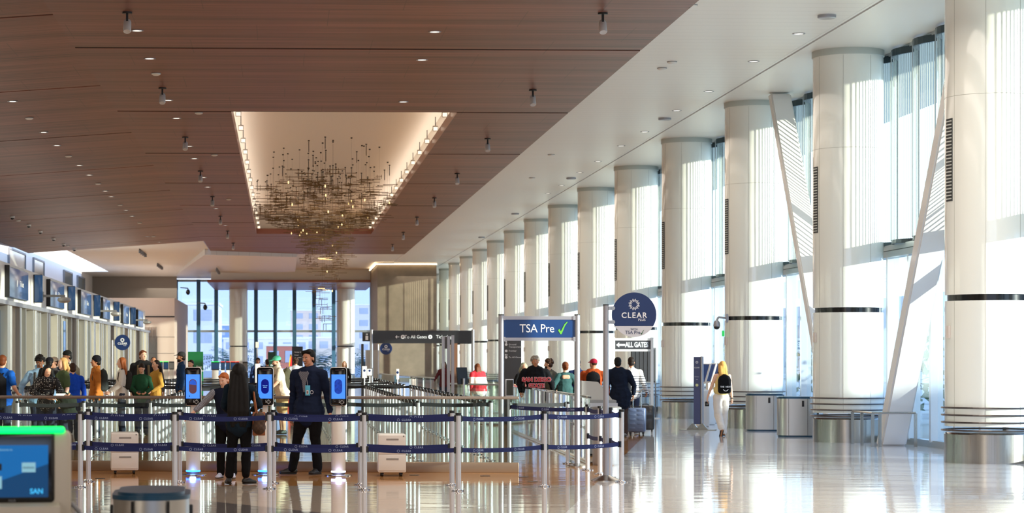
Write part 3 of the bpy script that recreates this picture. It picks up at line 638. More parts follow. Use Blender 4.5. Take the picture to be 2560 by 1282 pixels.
x,y=P(165,40.3); b=MB(); b.seg((-.05,0,1.0),(.10,.07),(.12,0,.90),(.10,.06)); b.seg((.05,0,.98),(.09,.06),(.05,0,.80),(.13,.07)); b.seg((-.03,0,.86),(.10,.06),(.10,0,.66),(.13,.06)); me=remesh(b,.014,1); link('draped_jacket',me,cloth('olive_dark',(40,46,38)),None,label='dark green jacket draped over the arm beside the polka-dot blouse',cat='jacket',loc=(x,y,.02))
p4=person('person in a backwards black cap and black shirt beside the pale blue hoodie',124,46.5,1.73,170,'med',('short','black'),('tee','black_tee',(22,22,24)),hat=('capback','black',(26,26,34)),feat=False)
p5=person('person in a beige cap behind the black-capped person',135,49.5,1.74,-50,'light',('short','brown'),('long','grey_sweater',(90,88,92)),hat=('cap','beige',(178,160,140)))
p6=person('person with wavy blond hair in an olive green short-sleeved shirt',157,43.6,1.73,-62,'pale',('bob','blond'),('tee','olive_shirt',(78,92,62)),arms={-1:((-.12,-.05,.66),(-.09,-.13,.55)),1:((.14,.0,.645),(.15,-.06,.50))},bulk=1.1,feminine=True)
p7=person('person in a royal blue sweatshirt mostly hidden behind the olive shirt',181,45.5,1.62,-160,'light',('short','brown'),('long','royal_blue',(22,68,176)),bulk=1.12,feat=False)
p8=person('tall person in a black cap and white shirt carrying packs front and back',168,50.5,1.89,-58,'brown',('short','black'),('long','white_shirt',(214,208,198)),hat=('capback','blackb',(24,24,24)),head=(0,8))
backpack(p8,'grey and orange backpack on the back of the tall white-shirted person',(74,66,58),'ob',accent=(150,92,52),size=(.32,.22,.50))
backpack(p8,'black and blue pack carried on the chest of the tall white-shirted person',(24,34,60),'fb',size=(.32,.20,.44),front=True,straps=False)
p9=person('person in a black beanie and rusty orange hooded jacket facing left',240,47.5,1.77,-78,'tan',('short','black'),('hoodie','orange_hoodie',(176,104,42)),hat=('beanie','black',(28,28,28)),bulk=1.12,head=(0,-4))
backpack(p9,'grey-green backpack behind the rusty orange jacket',(52,56,54),'greybag',size=(.30,.18,.46))
p10=person('person with long copper hair in a cream jacket facing left',304,49.5,1.74,-80,'pale',('long','red'),('jacket','cream_jacket',(216,206,196)),arms={-1:((-.13,-.03,.65),(-.06,-.16,.56)),1:((.13,-.03,.65),(.08,-.15,.56))},feminine=True)
backpack(p10,'dark backpack with bottle pocket on the cream jacket',(50,48,46),'darkbag',size=(.26,.17,.40))
p11=person('tall person with short ginger hair in a black puffer jacket, face in the sun',358,52,1.91,6,'pale',('short','auburn'),('puffer','black_puffer',(38,38,40)),head=(22,-8),bulk=1.15)
b=MB()
for s in(-1,1): b.seg((s*.12,-.15,1.55),(.028,.012),(s*.13,-.16,1.25),(.028,.012))
b.out('shoulder_strap',cloth('khaki_strap',(120,104,80)),p11['root'])
p12=person('youngster with dark hair in a green sweater looking down at a phone',354,49.5,1.60,0,'light',('short','dkbrown'),('long','green_sweater',(34,74,50)),head=(-4,26),arms={-1:((-.14,-.02,.66),(-.06,-.14,.60)),1:((.14,-.02,.66),(.07,-.14,.60))})
w=wl(p12,(-.04,-.30,.97)); MB().box(-.04,.04,-.005,.005,-.03,.03,bev=.003).out('phone',BLACK,None,label='black phone held by the youngster in the green sweater',cat='phone',loc=tuple(w))
p13=person('person with receding dark hair behind the mustard jacket',384,57,1.76,10,'tan',('buzz','black'),('long','grey_sweater',(90,88,92)))
p14=person('person with a dark ponytail in a mustard corduroy jacket facing left',390,51.2,1.68,-55,'light',('ponytail','dkbrown'),('jacket','mustard_jacket',(180,134,58)),arms={1:((.15,-.0,.655),(.09,-.13,.57)),-1:((-.13,-.03,.65),(-.08,-.14,.56))},feminine=True)
p15=person('bearded person in a grey cap and navy jacket facing left, beyond the mustard jacket',453,57,1.88,-82,'tan',('short','dkbrown'),('jacket','blue_jacket',(32,58,92)),hat=('cap','grey',(52,52,54)),beard=True)
p16=person('person with brown hair behind the left face scanner',477,60.9,1.68,-30,'light',('short','dkbrown'),('long','dark_red_top',(110,44,44)))
p19=person('person in a mint green cap and cream t-shirt leaning forward, khaki shorts',706,50,1.79,-76,'light',('buzz','brown'),('tee','cream_tee',(212,196,172)),('shorts','khaki',(196,160,112)),hat=('cap','mint',(96,200,160)),lean=(0,-.06),head=(0,10),arms={-1:((-.12,-.10,.66),(-.10,-.22,.54)),1:((.12,-.10,.66),(.10,-.22,.54))},bulk=1.18,beard=True)
backpack(p19,'olive backpack worn by the mint-capped person',(84,80,62),'olivebag',size=(.30,.22,.50),off=(0,.18,-.02))
p20=person('person in a navy jacket behind a white sign, near the far windows',645,77,1.75,0,'brown',('short','black'),('jacket','blue_jacket2',(32,50,90)))
p21=person('person in a dark grey shirt at the far check-in kiosks',668,80,1.70,200,'med',('short','dkbrown'),('tee','grey_tee2',(70,72,78)),feat=False)
p22=person('person in a pale grey shirt with curly hair, far behind the smiling employee',739,76,1.74,190,'med',('curly','brown'),('tee','pale_tee',(176,176,182)),feat=False,bulk=1.1)
p24=person('blond person in black far away by the window column',861,86,1.62,-6,'pale',('bob','blond'),('long','black_knit',(30,28,30)),feminine=True)
p25=person('person with long brown hair in a maroon top behind the tilted frames',1110,76,1.62,-20,'light',('long','brown'),('long','maroon_top',(84,38,42)),arms={-1:((-.16,-.02,.68),(-.2,-.08,.58))},feminine=True)
stripe_mat('red_white_knit',(232,222,214),(214,40,52),.40,.5,2)
p26=person('person with long auburn hair in a bright red and white sweater bending forward',1199,62.5,1.60,-150,'light',('long','auburn'),('long','red_white_knit',None),lean=(0,-.06),feat=False,bulk=1.3,feminine=True)
# ================================================================ THE HALL
def struct(name,mb,m,parent=None): return mb.out(name,m,parent,kind='structure' if parent is None else None)
YF=176.0; ZC=8.05; XF=12.62; YB=-22
struct('wall_right',MB().box(12.75,13.0,YB,27.2,0,8.1),WHITE)
struct('wall_front',MB().box(-15,12.9,YB-.3,YB,0,4.2),mat('back_wall',(150,132,116),.7))
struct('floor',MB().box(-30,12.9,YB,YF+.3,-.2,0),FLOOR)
# wood ceiling: flat centre (split in bays by dark joints, open at the light well) and sloping left wing
XL,XR,WX0,WX1,WY0,WY1=-4.2,7.30,-1.32,4.45,56.4,111.0
edges=[YB]+[44.9+11.45*k for k in range(-5,8)]+[132.6]; G=.09
JM=mat('joint_dark',(8,5,4),.9)
for a,b_ in zip(edges,edges[1:]):
    m=MB(); y0,y1=a+G,b_-G
    z0=8.0
    cuts=sorted({y0,y1}|{v for v in (WY0,WY1) if y0<v<y1})
    for u,v in zip(cuts,cuts[1:]):
        if u>=WY0-.01 and v<=WY1+.01:
            m.box(XL,WX0,u,v,z0,z0+.2); m.box(WX1,XR,u,v,z0,z0+.2)
        else: m.box(XL,XR,u,v,z0,z0+.2)
    cp_=struct('ceiling',m,WOOD)
    if b_<132: 
        q=MB()
        if WY0<b_<WY1: q.box(XL,WX0-.02,b_-G,b_+G,8.012,8.2).box(WX1+.02,XR,b_-G,b_+G,8.012,8.2)
        else: q.box(XL,XR,b_-G,b_+G,8.012,8.2)
        q.out('shadow_joint',JM,cp_)
struct('ceiling',MB().box(XL-.02,WX0+.0,YB,132.6,8.205,8.25).box(WX1,XR,YB,132.6,8.205,8.25).box(WX0,WX1,YB,WY0-.001,8.205,8.25).box(WX0,WX1,WY1+.001,132.6,8.205,8.25),mat('ceiling_void',(30,20,16),.9))
SL=.072
ledges=[YB]+[51.1-10.5*6+10.5*k for k in range(0,13)]+[118.0]; ledges=[e for e in ledges if e>=YB and e<=118.0]
ledges=sorted(set(ledges))
for a,b_ in zip(ledges,ledges[1:]):
    m=MB(); 
    pts=[(XL,8.0),(XL,8.18),(-13.5,8.18-SL*9.3),(-13.5,8.0-SL*9.3)]
    m.prism(pts,a+G*.7,b_-G*.7); cp_=struct('ceiling',m,WOOD); MB().prism([(XL,8.015),(XL,8.17),(-13.5,8.17-SL*9.3),(-13.5,8.015-SL*9.3)],b_-G*.7,b_+G*.7).out('shadow_joint',JM,cp_)
# small return wing at far left
m=MB(); m.prism([(-13.55,7.33),(-16.5,7.9),(-16.5,8.05),(-13.55,7.5)],YB,112); struct('ceiling',m,WOOD)
# white ceilings
m=MB().box(XR+.03,10.50,YB,YF,ZC,ZC+.2).box(10.53,10.60,YB,YF,ZC+.015,ZC+.2).box(10.63,16.2,YB,YF,ZC,ZC+.2); struct('ceiling',m,WCEIL)
m=MB()
m.box(-12.7,XR,132.7,YF,ZC+.05,ZC+.25).box(-12.7,XL-.1,118.1,132.7,ZC+.05,ZC+.25).box(-15,-12.7,162,YF,ZC+.05,ZC+.25).box(-15,-12.7,YB,98,ZC+1.2,ZC+1.4); struct('ceiling',m,WHITE)
# faceted white panel under the far ceiling
x0,y0=P(450,150); m=MB(); A=[P(512,128),P(742,132),P(738,152),P(600,158),P(440,165)]
zz=[7.75,7.80,7.72,7.95,8.0]
vs=[m.bm.verts.new((a[0],a[1],z)) for a,z in zip(A,zz)]; vt=[m.bm.verts.new((a[0],a[1],8.3)) for a in A]
m.bm.faces.new(vs); m.bm.faces.new(vt[::-1])
for i in range(5): m.bm.faces.new((vs[(i+1)%5],vs[i],vt[i],vt[(i+1)%5]))
struct('ceiling',m,WCEIL)
# light well: real raised soffit with cove light strips along both long edges
m=MB().box(WX0-.3,WX1+.3,WY0-.3,WY1+.3,8.95,9.1).box(WX0-.3,WX0-.25,WY0-.3,WY1+.3,8.2,8.95).box(WX1+.25,WX1+.3,WY0-.3,WY1+.3,8.2,8.95).box(WX0-.3,WX1+.3,WY0-.3,WY0-.25,8.2,8.95).box(WX0-.3,WX1+.3,WY1+.25,WY1+.3,8.2,8.95)
struct('ceiling',m,mat('well_white',(244,236,224),.6))
m=MB().box(WX0,WX0+.012,WY0,WY1,7.99,8.26).box(WX1-.012,WX1,WY0,WY1,7.99,8.26).box(WX0,WX1,WY1-.012,WY1,7.99,8.26); struct('trim_1',m,mat('cherry_trim',(150,92,74),.3))
EW=mat('cove_light',(255,220,180),.5,emit=(255,214,168),es=1.6)
for x in (WX0-.2,WX1+.14):
    o=MB().box(x,x+.06,WY0+.3,WY1-.3,8.26,8.30).out('light_strip',EW,None,label='warm cove light strip hidden along the %s edge of the ceiling light well'%('left' if x<0 else 'right'),cat='light strip')
# left upper wall, monitor wall block, far walls
m=MB().box(-15.0,-14.7,YB,YF,0,10.2); struct('wall_left',m,WHITE)
for i,(pxa,pxb,dy0,dy1) in enumerate(((20,60,126,0),(82,107,0,0),(158,178,0,0),(192,209,0,0))):
    d0=14.7*FP/(707-pxa); d1=14.7*FP/(707-pxb); ya,yb=P(pxa,d0)[1],P(pxb,d1)[1]
    z0,z1=(5.9,7.6) 
    o=MB().box(-14.72,-14.62,ya,yb,z0+.0,z1).out('window_%d'%(i+1),mat('clerestory_pane',(132,138,128),.15,.3),None,kind='structure')
    MB().box(-14.70,-14.58,ya-.12,ya,z0-.1,z1+.1).box(-14.70,-14.58,yb,yb+.12,z0-.1,z1+.1).box(-14.70,-14.58,ya,yb,z1,z1+.1).out('window_frame',GREYP,o)
MW=-8.0; d0,d1=30,128.6
m=MB().box(-12,MW,8,P(363,d1)[1],3.32,4.5); struct('wall_monitor',m,WHITE)
struct('wall_service',MB().box(-12,-11.9,8,127,0,3.32),mat('service_wall',(170,160,146),.5))
m=MB().box(-12.2,-8.2,171.5,171.8,0,ZC+.1).box(-14.7,-12.2,171.5,171.8,0,ZC+.6); struct('wall_far_left',m,mat('far_grey_wall',(158,150,140),.7))
x0,x1=P(285,150)[0],P(437,150)[0]
m=MB().box(-14,x1,150,171,0,5.85); blk=struct('wall_partition',m,mat('far_tan_wall',(202,186,176),.6))
MB().box(x0-2,x1+.01,149.96,150,4.55,4.62).box(x0-2,x1+.01,149.98,150,3.2,3.22).box(x0-2,x1+.01,149.98,150,2.1,2.12).out('wall_joint',BLACK,blk)
b=MB()
for i in range(24):
    xx=P(366,149.9)[0]+.05+.03*i; b.box(xx,xx+.012,149.9,149.99,.4+(i*7%5)*.3,3.9-(i*5%7)*.2)
b.out('wall_relief',GREYP,blk)
# window wall at the far end
def fx(px): return P(px,YF/cP)[0]
xs=[441,497,541,592,640,688,736,785,834,864,929]
fw=thing('window_5','','',kind='structure'); del fw['label']; del fw['category']
b=MB()
for px in xs: 
    x=fx(px); b.box(x-.15,x+.15,YF-.25,YF+.1,0,ZC)
b.out('mullion',FARM,fw)
MB().box(fx(441),fx(945),YF-.12,YF+.05,3.85,4.02).box(fx(441),fx(945),YF-.15,YF+.05,0,.25).box(fx(441),fx(945),YF-.15,YF+.05,7.85,8.05).out('transom',SILL,fw)
MB().box(fx(441),fx(945),YF,YF+.03,.2,7.9).out('glass',GFAR,fw)
struct('wall_back',MB().box(fx(932),12.9,YF,YF+.3,0,8.6).box(-14.9,fx(441),YF,YF+.3,0,8.6),WHITE)
# bulkhead above the far windows with wood edge
xa,xb=P(530,160)[0],P(935,160)[0]
MB().box(xa,xb,158,YF-.3,7.35,8.15).out('ceiling',WHITE,None,kind='structure'); MB().box(xa-.25,xb,157.6,YF-.3,7.18,7.36).out('trim_2',mat('cherry_trim',(120,64,48),.3),None,kind='structure')
# stone-clad block with light edge
xa,xb=P(944,146)[0],P(1092,146)[0]
def stone():
    t=NT('stone_cladding'); tc=t.n('ShaderNodeTexCoord'); n=t.n('ShaderNodeTexNoise'); n.inputs['Scale'].default_value=1.6; n.inputs['Detail'].default_value=8; t.l(tc.outputs['Object'],n.inputs[0])
    t.l(t.mix(n.outputs['Fac'],S(104,93,78),S(146,132,113)),t.b.inputs['Base Color']); t.b.inputs['Roughness'].default_value=.6; return t.m
m=MB().box(xa,xb,146,158,0,7.92); blk=struct('wall_stone',m,stone())
MB().box(xa,xb-.6,145.93,146.0,2.98,3.08).out('wall_joint',BLACK,blk)
o=MB().box(xa-.1,xb+.02,145.80,145.86,7.94,8.02).box(xa-.16,xa-.1,145.8,156,7.94,8.02).out('light_strip',mat('edge_light',(255,230,190),.5,emit=(255,226,184),es=5),None,label='bright light strip along the top edge of the stone-clad block',cat='light strip')

# ---------------------------------------------------------------- columns
XC,RC,PIT=11.67,.715,9.14
def colY(i): return ((5.003+i)*PIT*cP - XC*sP)/cP
def make_column():
    r=thing('column','x','column',(0,0,0),0,'white glass-clad columns along the window side')
    MB().lathe([(RC,2.76),(RC,7.92)],n=48).out('upper_shaft',COLW,r)
    MB().lathe([(RC,.60),(RC,2.66)],n=48).out('lower_shaft',COLW,r)
    MB().lathe([(RC-.04,2.60),(RC-.04,2.80)],n=40).out('shadow_gap',mat('gap_black',(10,10,12),.15),r)
    MB().lathe([(RC+.015,7.92),(RC+.02,7.93),(RC+.02,8.05),(RC-.1,8.05)],n=48).out('top_ring',mat('ring_grey',(186,192,186),.4),r)
    MB().lathe([(RC+.006,0),(RC+.006,.47),(RC-.02,.50)],n=48).out('steel_base',STEEL,r)
    for z in (.535,.665,.785,.905):
        b=MB()
        for i in range(48):
            a,c=2*math.pi*i/48,2*math.pi*(i+1)/48; q=RC+.045
            b.cyl((q*math.cos(a),q*math.sin(a),z),(q*math.cos(c),q*math.sin(c),z),.017,n=6,caps=False)
        b.out('bumper_rail',RAILM,r)
    b=MB()
    for a in (-112,-65,-20,-158): b.box(-.002,.002,-.003,.0,.61,2.65,M=Matrix.Rotation(R(a+90),4,'Z')@Matrix.Translation((0,-RC,0))); b.box(-.002,.002,-.003,.0,2.77,7.9,M=Matrix.Rotation(R(a+90),4,'Z')@Matrix.Translation((0,-RC,0)))
    b.out('panel_joint',COLSEAM,r)
    b=MB(); 
    for i in range(48):
        a,c=2*math.pi*i/48,2*math.pi*(i+1)/48; q=RC+.001
        b.cyl((q*math.cos(a),q*math.sin(a),6.02),(q*math.cos(c),q*math.sin(c),6.02),.003,n=4,caps=False)
    b.out('ring_joint',COLSEAM,r)
    g=MB(); Mg=Matrix.Rotation(R(-80),4,'Z')@Matrix.Translation((0,-RC,0)); g.box(-.10,.10,-.006,0.03,4.30,5.66,M=Mg)
    gg=g.out('air_grille',mat('grille_dark',(58,60,60),.6),r)
    s=MB()
    for i in range(24): s.box(-.09,.09,-.012,-.004,4.33+i*.0555,4.35+i*.0555,M=Mg)
    s.out('grille_slat',mat('grille_light',(200,202,198),.5),gg)
    MB().box(-.05,.05,-.04,0,2.05,2.25,M=Mg).out('call_point',mat('call_white',(226,214,206),.4),r)
    return r
c0=make_column(); ords=['nearest','second','third','fourth','fifth','sixth','seventh','eighth','ninth','tenth','eleventh','twelfth','thirteenth','fourteenth','fifteenth']
bpy.context.view_layer.update()
cols=[]
for i in range(-1,14):
    lab='%s white glass-clad column counted from the right edge of the frame'%ords[i+1]
    if i==-1: lab='nearest white glass-clad column, cut off by the right edge of the frame'
    loc=(XC,colY(i),0)
    if i==-1: c0.location=loc; c0['label']=lab
    else: dup(c0,loc,0,lab)
for px,n in ((596,'left'),(864,'right')):
    x,y=P(px,172.0); q=dup(c0,(x,y-0,0),0,'white column standing against the far windows, the %s one of two'%n,skip=('air_grille','call_point'))
# ---------------------------------------------------------------- window side
def make_bay():
    """one bay of facade between two columns, y from 0 to PIT, glass on x=0, room on -x"""
    r=bpy.data.objects.new('window_6',None); COL.objects.link(r); r['kind']='structure'
    n=6; w=PIT/n; b=MB()
    b.box(-.10,.10,0,PIT,0,.13); b.box(-.16,.12,0,PIT,3.80,3.92); b.box(-.10,.10,0,PIT,3.95,4.06); b.box(-.06,.06,0,PIT,3.90,3.96)
    b.box(-.05,.08,0,PIT,7.98,8.05)
    b.out('transom',SILL,r)
    b=MB()
    for i in range(n): b.box(-.14,.10,i*w-.055,i*w+.055,.1,3.84)
    b.out('mullion',mat('mullion_white',(208,214,218),.3,.4),r)
    b=MB()
    for i in range(n): b.box(.00,.10,i*w+.05,i*w+.062,.1,3.8)
    b.out('gasket',mat('gasket_dark',(24,44,66),.4),r)
    MB().box(-.006,.006,.06,PIT-.06,.12,3.82).out('lower_glass',GLASS,r)
    # scalloped upper glass, convex towards the room
    for kk in ('glass','rim'):
        b=MB()
        for i in range(n):
            N=8; pts=[]
            for j in range(N+1):
                t=j/N; yy=i*w+.05+(w-.10)*t; xx=-.26*math.sin(math.pi*t)+.06
                pts.append((xx,yy))
            for (xa_,ya_),(xb_,yb_) in zip(pts,pts[1:]):
                if kk=='glass':
                    v=[b.bm.verts.new(q) for q in ((xa_,ya_,4.06),(xb_,yb_,4.06),(xb_,yb_,7.9),(xa_,ya_,7.9))]; f=b.bm.faces.new(v); f.smooth=True
                else:
                    for z0,z1 in ((7.86,8.0),(4.05,4.13)):
                        v=[b.bm.verts.new(q) for q in ((xa_-.03,ya_,z0),(xb_-.03,yb_,z0),(xb_-.03,yb_,z1),(xa_-.03,ya_,z1),(xa_+.03,ya_,z0),(xb_+.03,yb_,z0),(xb_+.03,yb_,z1),(xa_+.03,ya_,z1))]
                        for f in ((0,1,2,3),(5,4,7,6),(3,2,6,7),(1,0,4,5)): b.bm.faces.new([v[q] for q in f])
        b.out('curved_glass' if kk=='glass' else 'curved_rim',GFRIT if kk=='glass' else DARKF,r)
    b=MB()
    for i in range(n): b.box(.0,.10,i*w-.028,i*w+.028,4.06,7.95)
    b.out('joint_post',DARKF,r)
    b=MB()
    for i in range(n): b.cyl((-.26,i*w+w*.5,4.1),(-.26,i*w+w*.5,7.95),.012,n=6)
    b.out('tie_rod',SILL,r)
    return r
bay=make_bay(); bpy.context.view_layer.update()
for i in range(-2,15):
    loc=(XF,colY(i),0)
    if i==-2: bay.location=loc
    else: dup(bay,loc)
# outside: canopy, paving, outer columns, planters
struct('ceiling',MB().box(13.0,16.6,YB,YF,8.25,8.6),WHITE)
m=MB().box(13.0,400,-60,900,-.25,-.02).box(-400,13.0,YF+.4,900,-.25,-.02)
m.out('pavement',mat('outside_paving',(206,200,190),.8,var=(.3,.06)),None,kind='structure')
# low white building across the road
m=MB().box(44,52,20,420,0,6.2); o=m.out('terminal_building',mat('outside_white',(232,228,220),.7),None,label='long pale building across the road outside the right-hand windows',cat='building')
b=MB()
for i in range(46): b.box(43.9,44,24+i*8.6,29+i*8.6,1,4.6)
b.out('window_band',mat('outside_window',(120,150,170),.1,.3),o)
rnd=random.Random(3)
def bush(name,x,y,z,r,h,label,col,group=None,n=160,leaf=.16):
    t=thing(name,label,'bush',(x,y,z),0,group); b=MB()
    for i in range(n):
        a=rnd.uniform(0,6.283); q=rnd.random()**.5*r; zz=rnd.uniform(.15,1)*h; s=leaf*rnd.uniform(.7,1.3)
        c=Vector((q*math.cos(a)*(1-.3*zz/h),q*math.sin(a),zz)); q_=Matrix.Rotation(rnd.uniform(0,6),3,Vector((rnd.random(),rnd.random(),rnd.random()+.1)).normalized())
        v=[b.bm.verts.new(c+q_@Vector(p)*s) for p in ((-1,0,0),(0,-.45,.1),(1,0,0),(0,.45,.1))]; b.bm.faces.new(v)
    b.out('foliage',mat('leaf_'+name,col,.6),t); MB().cyl((0,0,0),(0,0,h*.6),.06).out('stem',mat('bark',(90,70,52),.8),t); return t
for i,(xx,yy) in enumerate(((16.5,50),(17.2,57.5),(16.2,64),(17.5,72),(16.6,84),(18,98))):
    bush('shrub',xx,yy,-.02,1.1,2.3,'green shrub outside the windows between the column bases, %s from the camera'%ords[i].replace('nearest','first'),(84,112,70),'shrubs outside the right-hand windows')
# braces
def brace(label,f,t,wx,wy):
    f=Vector(f); t=Vector(t); b=MB(); vs=[]
    for c in (f,t):
        for a,e in ((-1,-1),(1,-1),(1,1),(-1,1)): vs.append(b.bm.verts.new(c+Vector((a*wx/2,e*wy/2,0))))
    for q in ((0,1,5,4),(1,2,6,5),(2,3,7,6),(3,0,4,7),(3,2,1,0),(4,5,6,7)): b.bm.faces.new([vs[i] for i in q])
    bmesh.ops.bevel(b.bm,geom=[e for e in b.bm.edges],offset=.03,segments=2,affect='EDGES')
    return b.out('steel_brace',mat('brace_white',(232,230,228),.35,coat=.2),None,label=label,cat='brace')
brace('thick white diagonal steel brace rising to the right in front of the second column',(12.02,43.35,0.0),(12.05,38.0,8.02),.50,.42)
brace('thinner white diagonal steel brace rising to the left behind the second column',(12.0,47.3,0.0),(11.84,52.4,8.02),.48,.34)
# guard rail
g=thing('guard_rail','low metal guard rail boxed around the foot of the white diagonal brace','railing',(0,0,0))
X0,X1,Y0,Y1=11.42,12.28,42.55,44.0
MB().tube([(X0,Y1,.66),(X0+.02,Y0,.66),(X1,Y0,.66)],.022).out('top_rail',STEEL,g)
for x,y in ((X0,Y1),(X0+.02,Y0),(X0+.16,Y0),(X1,Y0),(X0,(Y0+Y1)/2)): MB().box(x-.03,x+.03,y-.012,y+.012,0,.65).out('post',STEEL,g)

# ---------------------------------------------------------------- monitor wall fittings
def wy(px): # Y on the plane x=MW for image column px
    t=(px-900)/FP; # l/d=t ; X=MW = l cP + d sP -> d
    d=MW/(t*cP+sP); return P(px,d)[1]
DKSCR=screen_mat('dim_blue_screen',(20,50,84),(54,96,138),.8,1.2)
mons=[(12,63,'bronze'),(116,154,0),(194,222,0),(250,270,0),(301,318,0),(339,354,0)]
for i,(a,b_,f) in enumerate(mons):
    ya,yb=wy(a),wy(b_); t=thing('wall_monitor','%s wide flight screen on the white band above the left counters'%ords[i],'monitor',(MW,ya,3.40),0,'flight screens on the left band')
    w=yb-ya
    MB().box(.02,.10,0,w,.12,.98,bev=.01).out('screen_panel',DKSCR,t); MB().box(-.02,.14,-.04,.0,.09,1.02).box(-.02,.06,0,w,.10,1.0).out('monitor_frame',BLACK,t)
    q=MB(); q.cyl((.10,w*.42,.56),(.104,w*.42,.56),.11,n=16); q.out('sign_symbol',WLET,t)
    o=text('sign_lettering','To Gates',.26,(.105,w*.66,.56),WLET,t,rotz=R(90),sx=.9)
for i,(a,b_) in enumerate(((83,101),(168,183),(233,246),(283,295),(325,334))):
    ya,yb=wy(a),wy(b_); t=thing('hanging_screen','%s narrow side screen standing out from the white band above the left counters'%ords[i],'monitor',(MW,ya,3.40),0,'side screens on the left band')
    MB().box(.04,.30,.02,.06,.14,1.0,bev=.01).out('screen_panel',DKSCR,t); MB().box(.0,.28,.06,.22,.12,1.02).out('monitor_frame',BLACK,t)
for i,px in enumerate((106,248,334)):
    y=wy(px); t=thing('bracket_camera','%s grey dome device on an arm from the white band'%ords[i],'camera',(MW,y,3.75),0,'dome devices on the left band')
    MB().box(0,.04,-.12,.12,-.1,.2).out('wall_plate',GREYP,t); MB().box(.04,.75,-.05,.05,.02,.10).out('arm',GREYP,t); MB().lathe([(.05,.05),(.22,.0),(.22,-.08),(.14,-.14),(0,-.16)],c=(.72,0,-.02)).out('dome',mat('dome_grey',(150,150,150),.3),t)
# corrugated metal piers and glass shop-front below the band
RIB=mat('polished_rib',(226,222,210),.25,.55); RIB2=mat('satin_rib',(176,174,168),.35,.6)
for k in range(9):
    ya=26.4+k*11.45; t=thing('ticket_counter','ribbed metal and glass ticket counter front, bay %s from the camera'%ords[k].replace('nearest','first'),'counter',(MW,ya,0),0,'ticket counter fronts along the left')
    b=MB(); c=MB(); y=.0; j=0
    rr=random.Random(k+5)
    while y<11.3:
        w=min(rr.choice((.18,.28,.4,.55)),11.4-y); dpt=rr.choice((.0,.10,.20,.32))
        if k==2 and 3.4<y<5.6: y+=w; continue
        tgt=b if j%3 else c
        tgt.box(-.4,dpt-.1,y,y+w-.03,0,3.32); y+=w; j+=1
    b.out('ribbed_pier',RIB,t); c.out('flat_pier',RIB2,t)
    b=MB()
    for q in (1.9,5.1,8.7): b.box(-.1,.02,q,q+.9,.1,3.1)
    b.out('glazed_panel',mat('shop_glass',(60,110,150),.06,.7),t); MB().box(-.15,.28,0,11.4,3.24,3.36).out('head_rail',ALUW,t)
t=thing('office_cabinet','pale cabinet with dark files seen through the open counter bay at left','cabinet',(-9.2,49.9,0)); MB().box(-.5,.3,.9,2.2,0,1.95).out('cabinet_body',WHITE,t)
for i in range(4): MB().box(.3,.34,1.0+i*.28,1.2+i*.28,2.0,2.5).out('file_box',BLACK,t)

# ---------------------------------------------------------------- barrier with glass, hand rail and kick plate
gx0,gy0=P(-60,33.95); gx1,gy1=P(1297,33.15)
def gbar(label,p0,p1,h,kick=.17,rail=True,railm=None,kickm=None,group=None,glass=None,seams=2.4):
    p0=Vector((p0[0],p0[1],0)); p1=Vector((p1[0],p1[1],0)); L=(p1-p0).length; a=math.atan2(p1.y-p0.y,p1.x-p0.x)
    t=thing('glass_barrier',label,'barrier',tuple(p0),a,group)
    n=max(1,round(L/seams)); w=L/n
    for i in range(n): MB().box(i*w+.006,(i+1)*w-.006,-.006,.006,kick+.001,h-.0).out('glass_pane',glass or GBAR,t)
    if kick: MB().box(0,L,-.055,.055,0,kick,bev=.006).out('kick_plate',kickm or STEEL,t)
    if rail: MB().box(0,L,-.028,.028,h,h+.045,bev=.01).out('hand_rail',railm or RAILM,t)
    return t
gbar('long glass barrier with dark bronze hand rail and steel kick plate across the queue front',(gx0,gy0),(gx1,gy1),1.10,kick=.155,kickm=mat('bronze_kick',(140,118,98),.32,.75),railm=mat('bronze_rail',(126,112,102),.4,.5))
a=P(1474,35.9); b_=P(1275,53)
gbar('glass barrier running back from the round bin past the hooded person',a,b_,1.06,kick=.04,railm=GLASS,glass=GSTREAK,seams=1.25)
gbar('far glass barrier in front of the stone-clad block, left run',P(1085,74),P(915,104),1.05,kick=.05,railm=SILL,glass=GSTREAK,seams=1.4)
gbar('far glass barrier behind the red and white sweater',P(1150,72),P(1243,70),1.25,kick=.05,rail=False,glass=GBAR,seams=1.4)
gbar('glass barrier between the tilted frames and the queue',P(1120,60),P(1250,57),1.02,kick=.05,railm=SILL,glass=GSTREAK,seams=1.2)

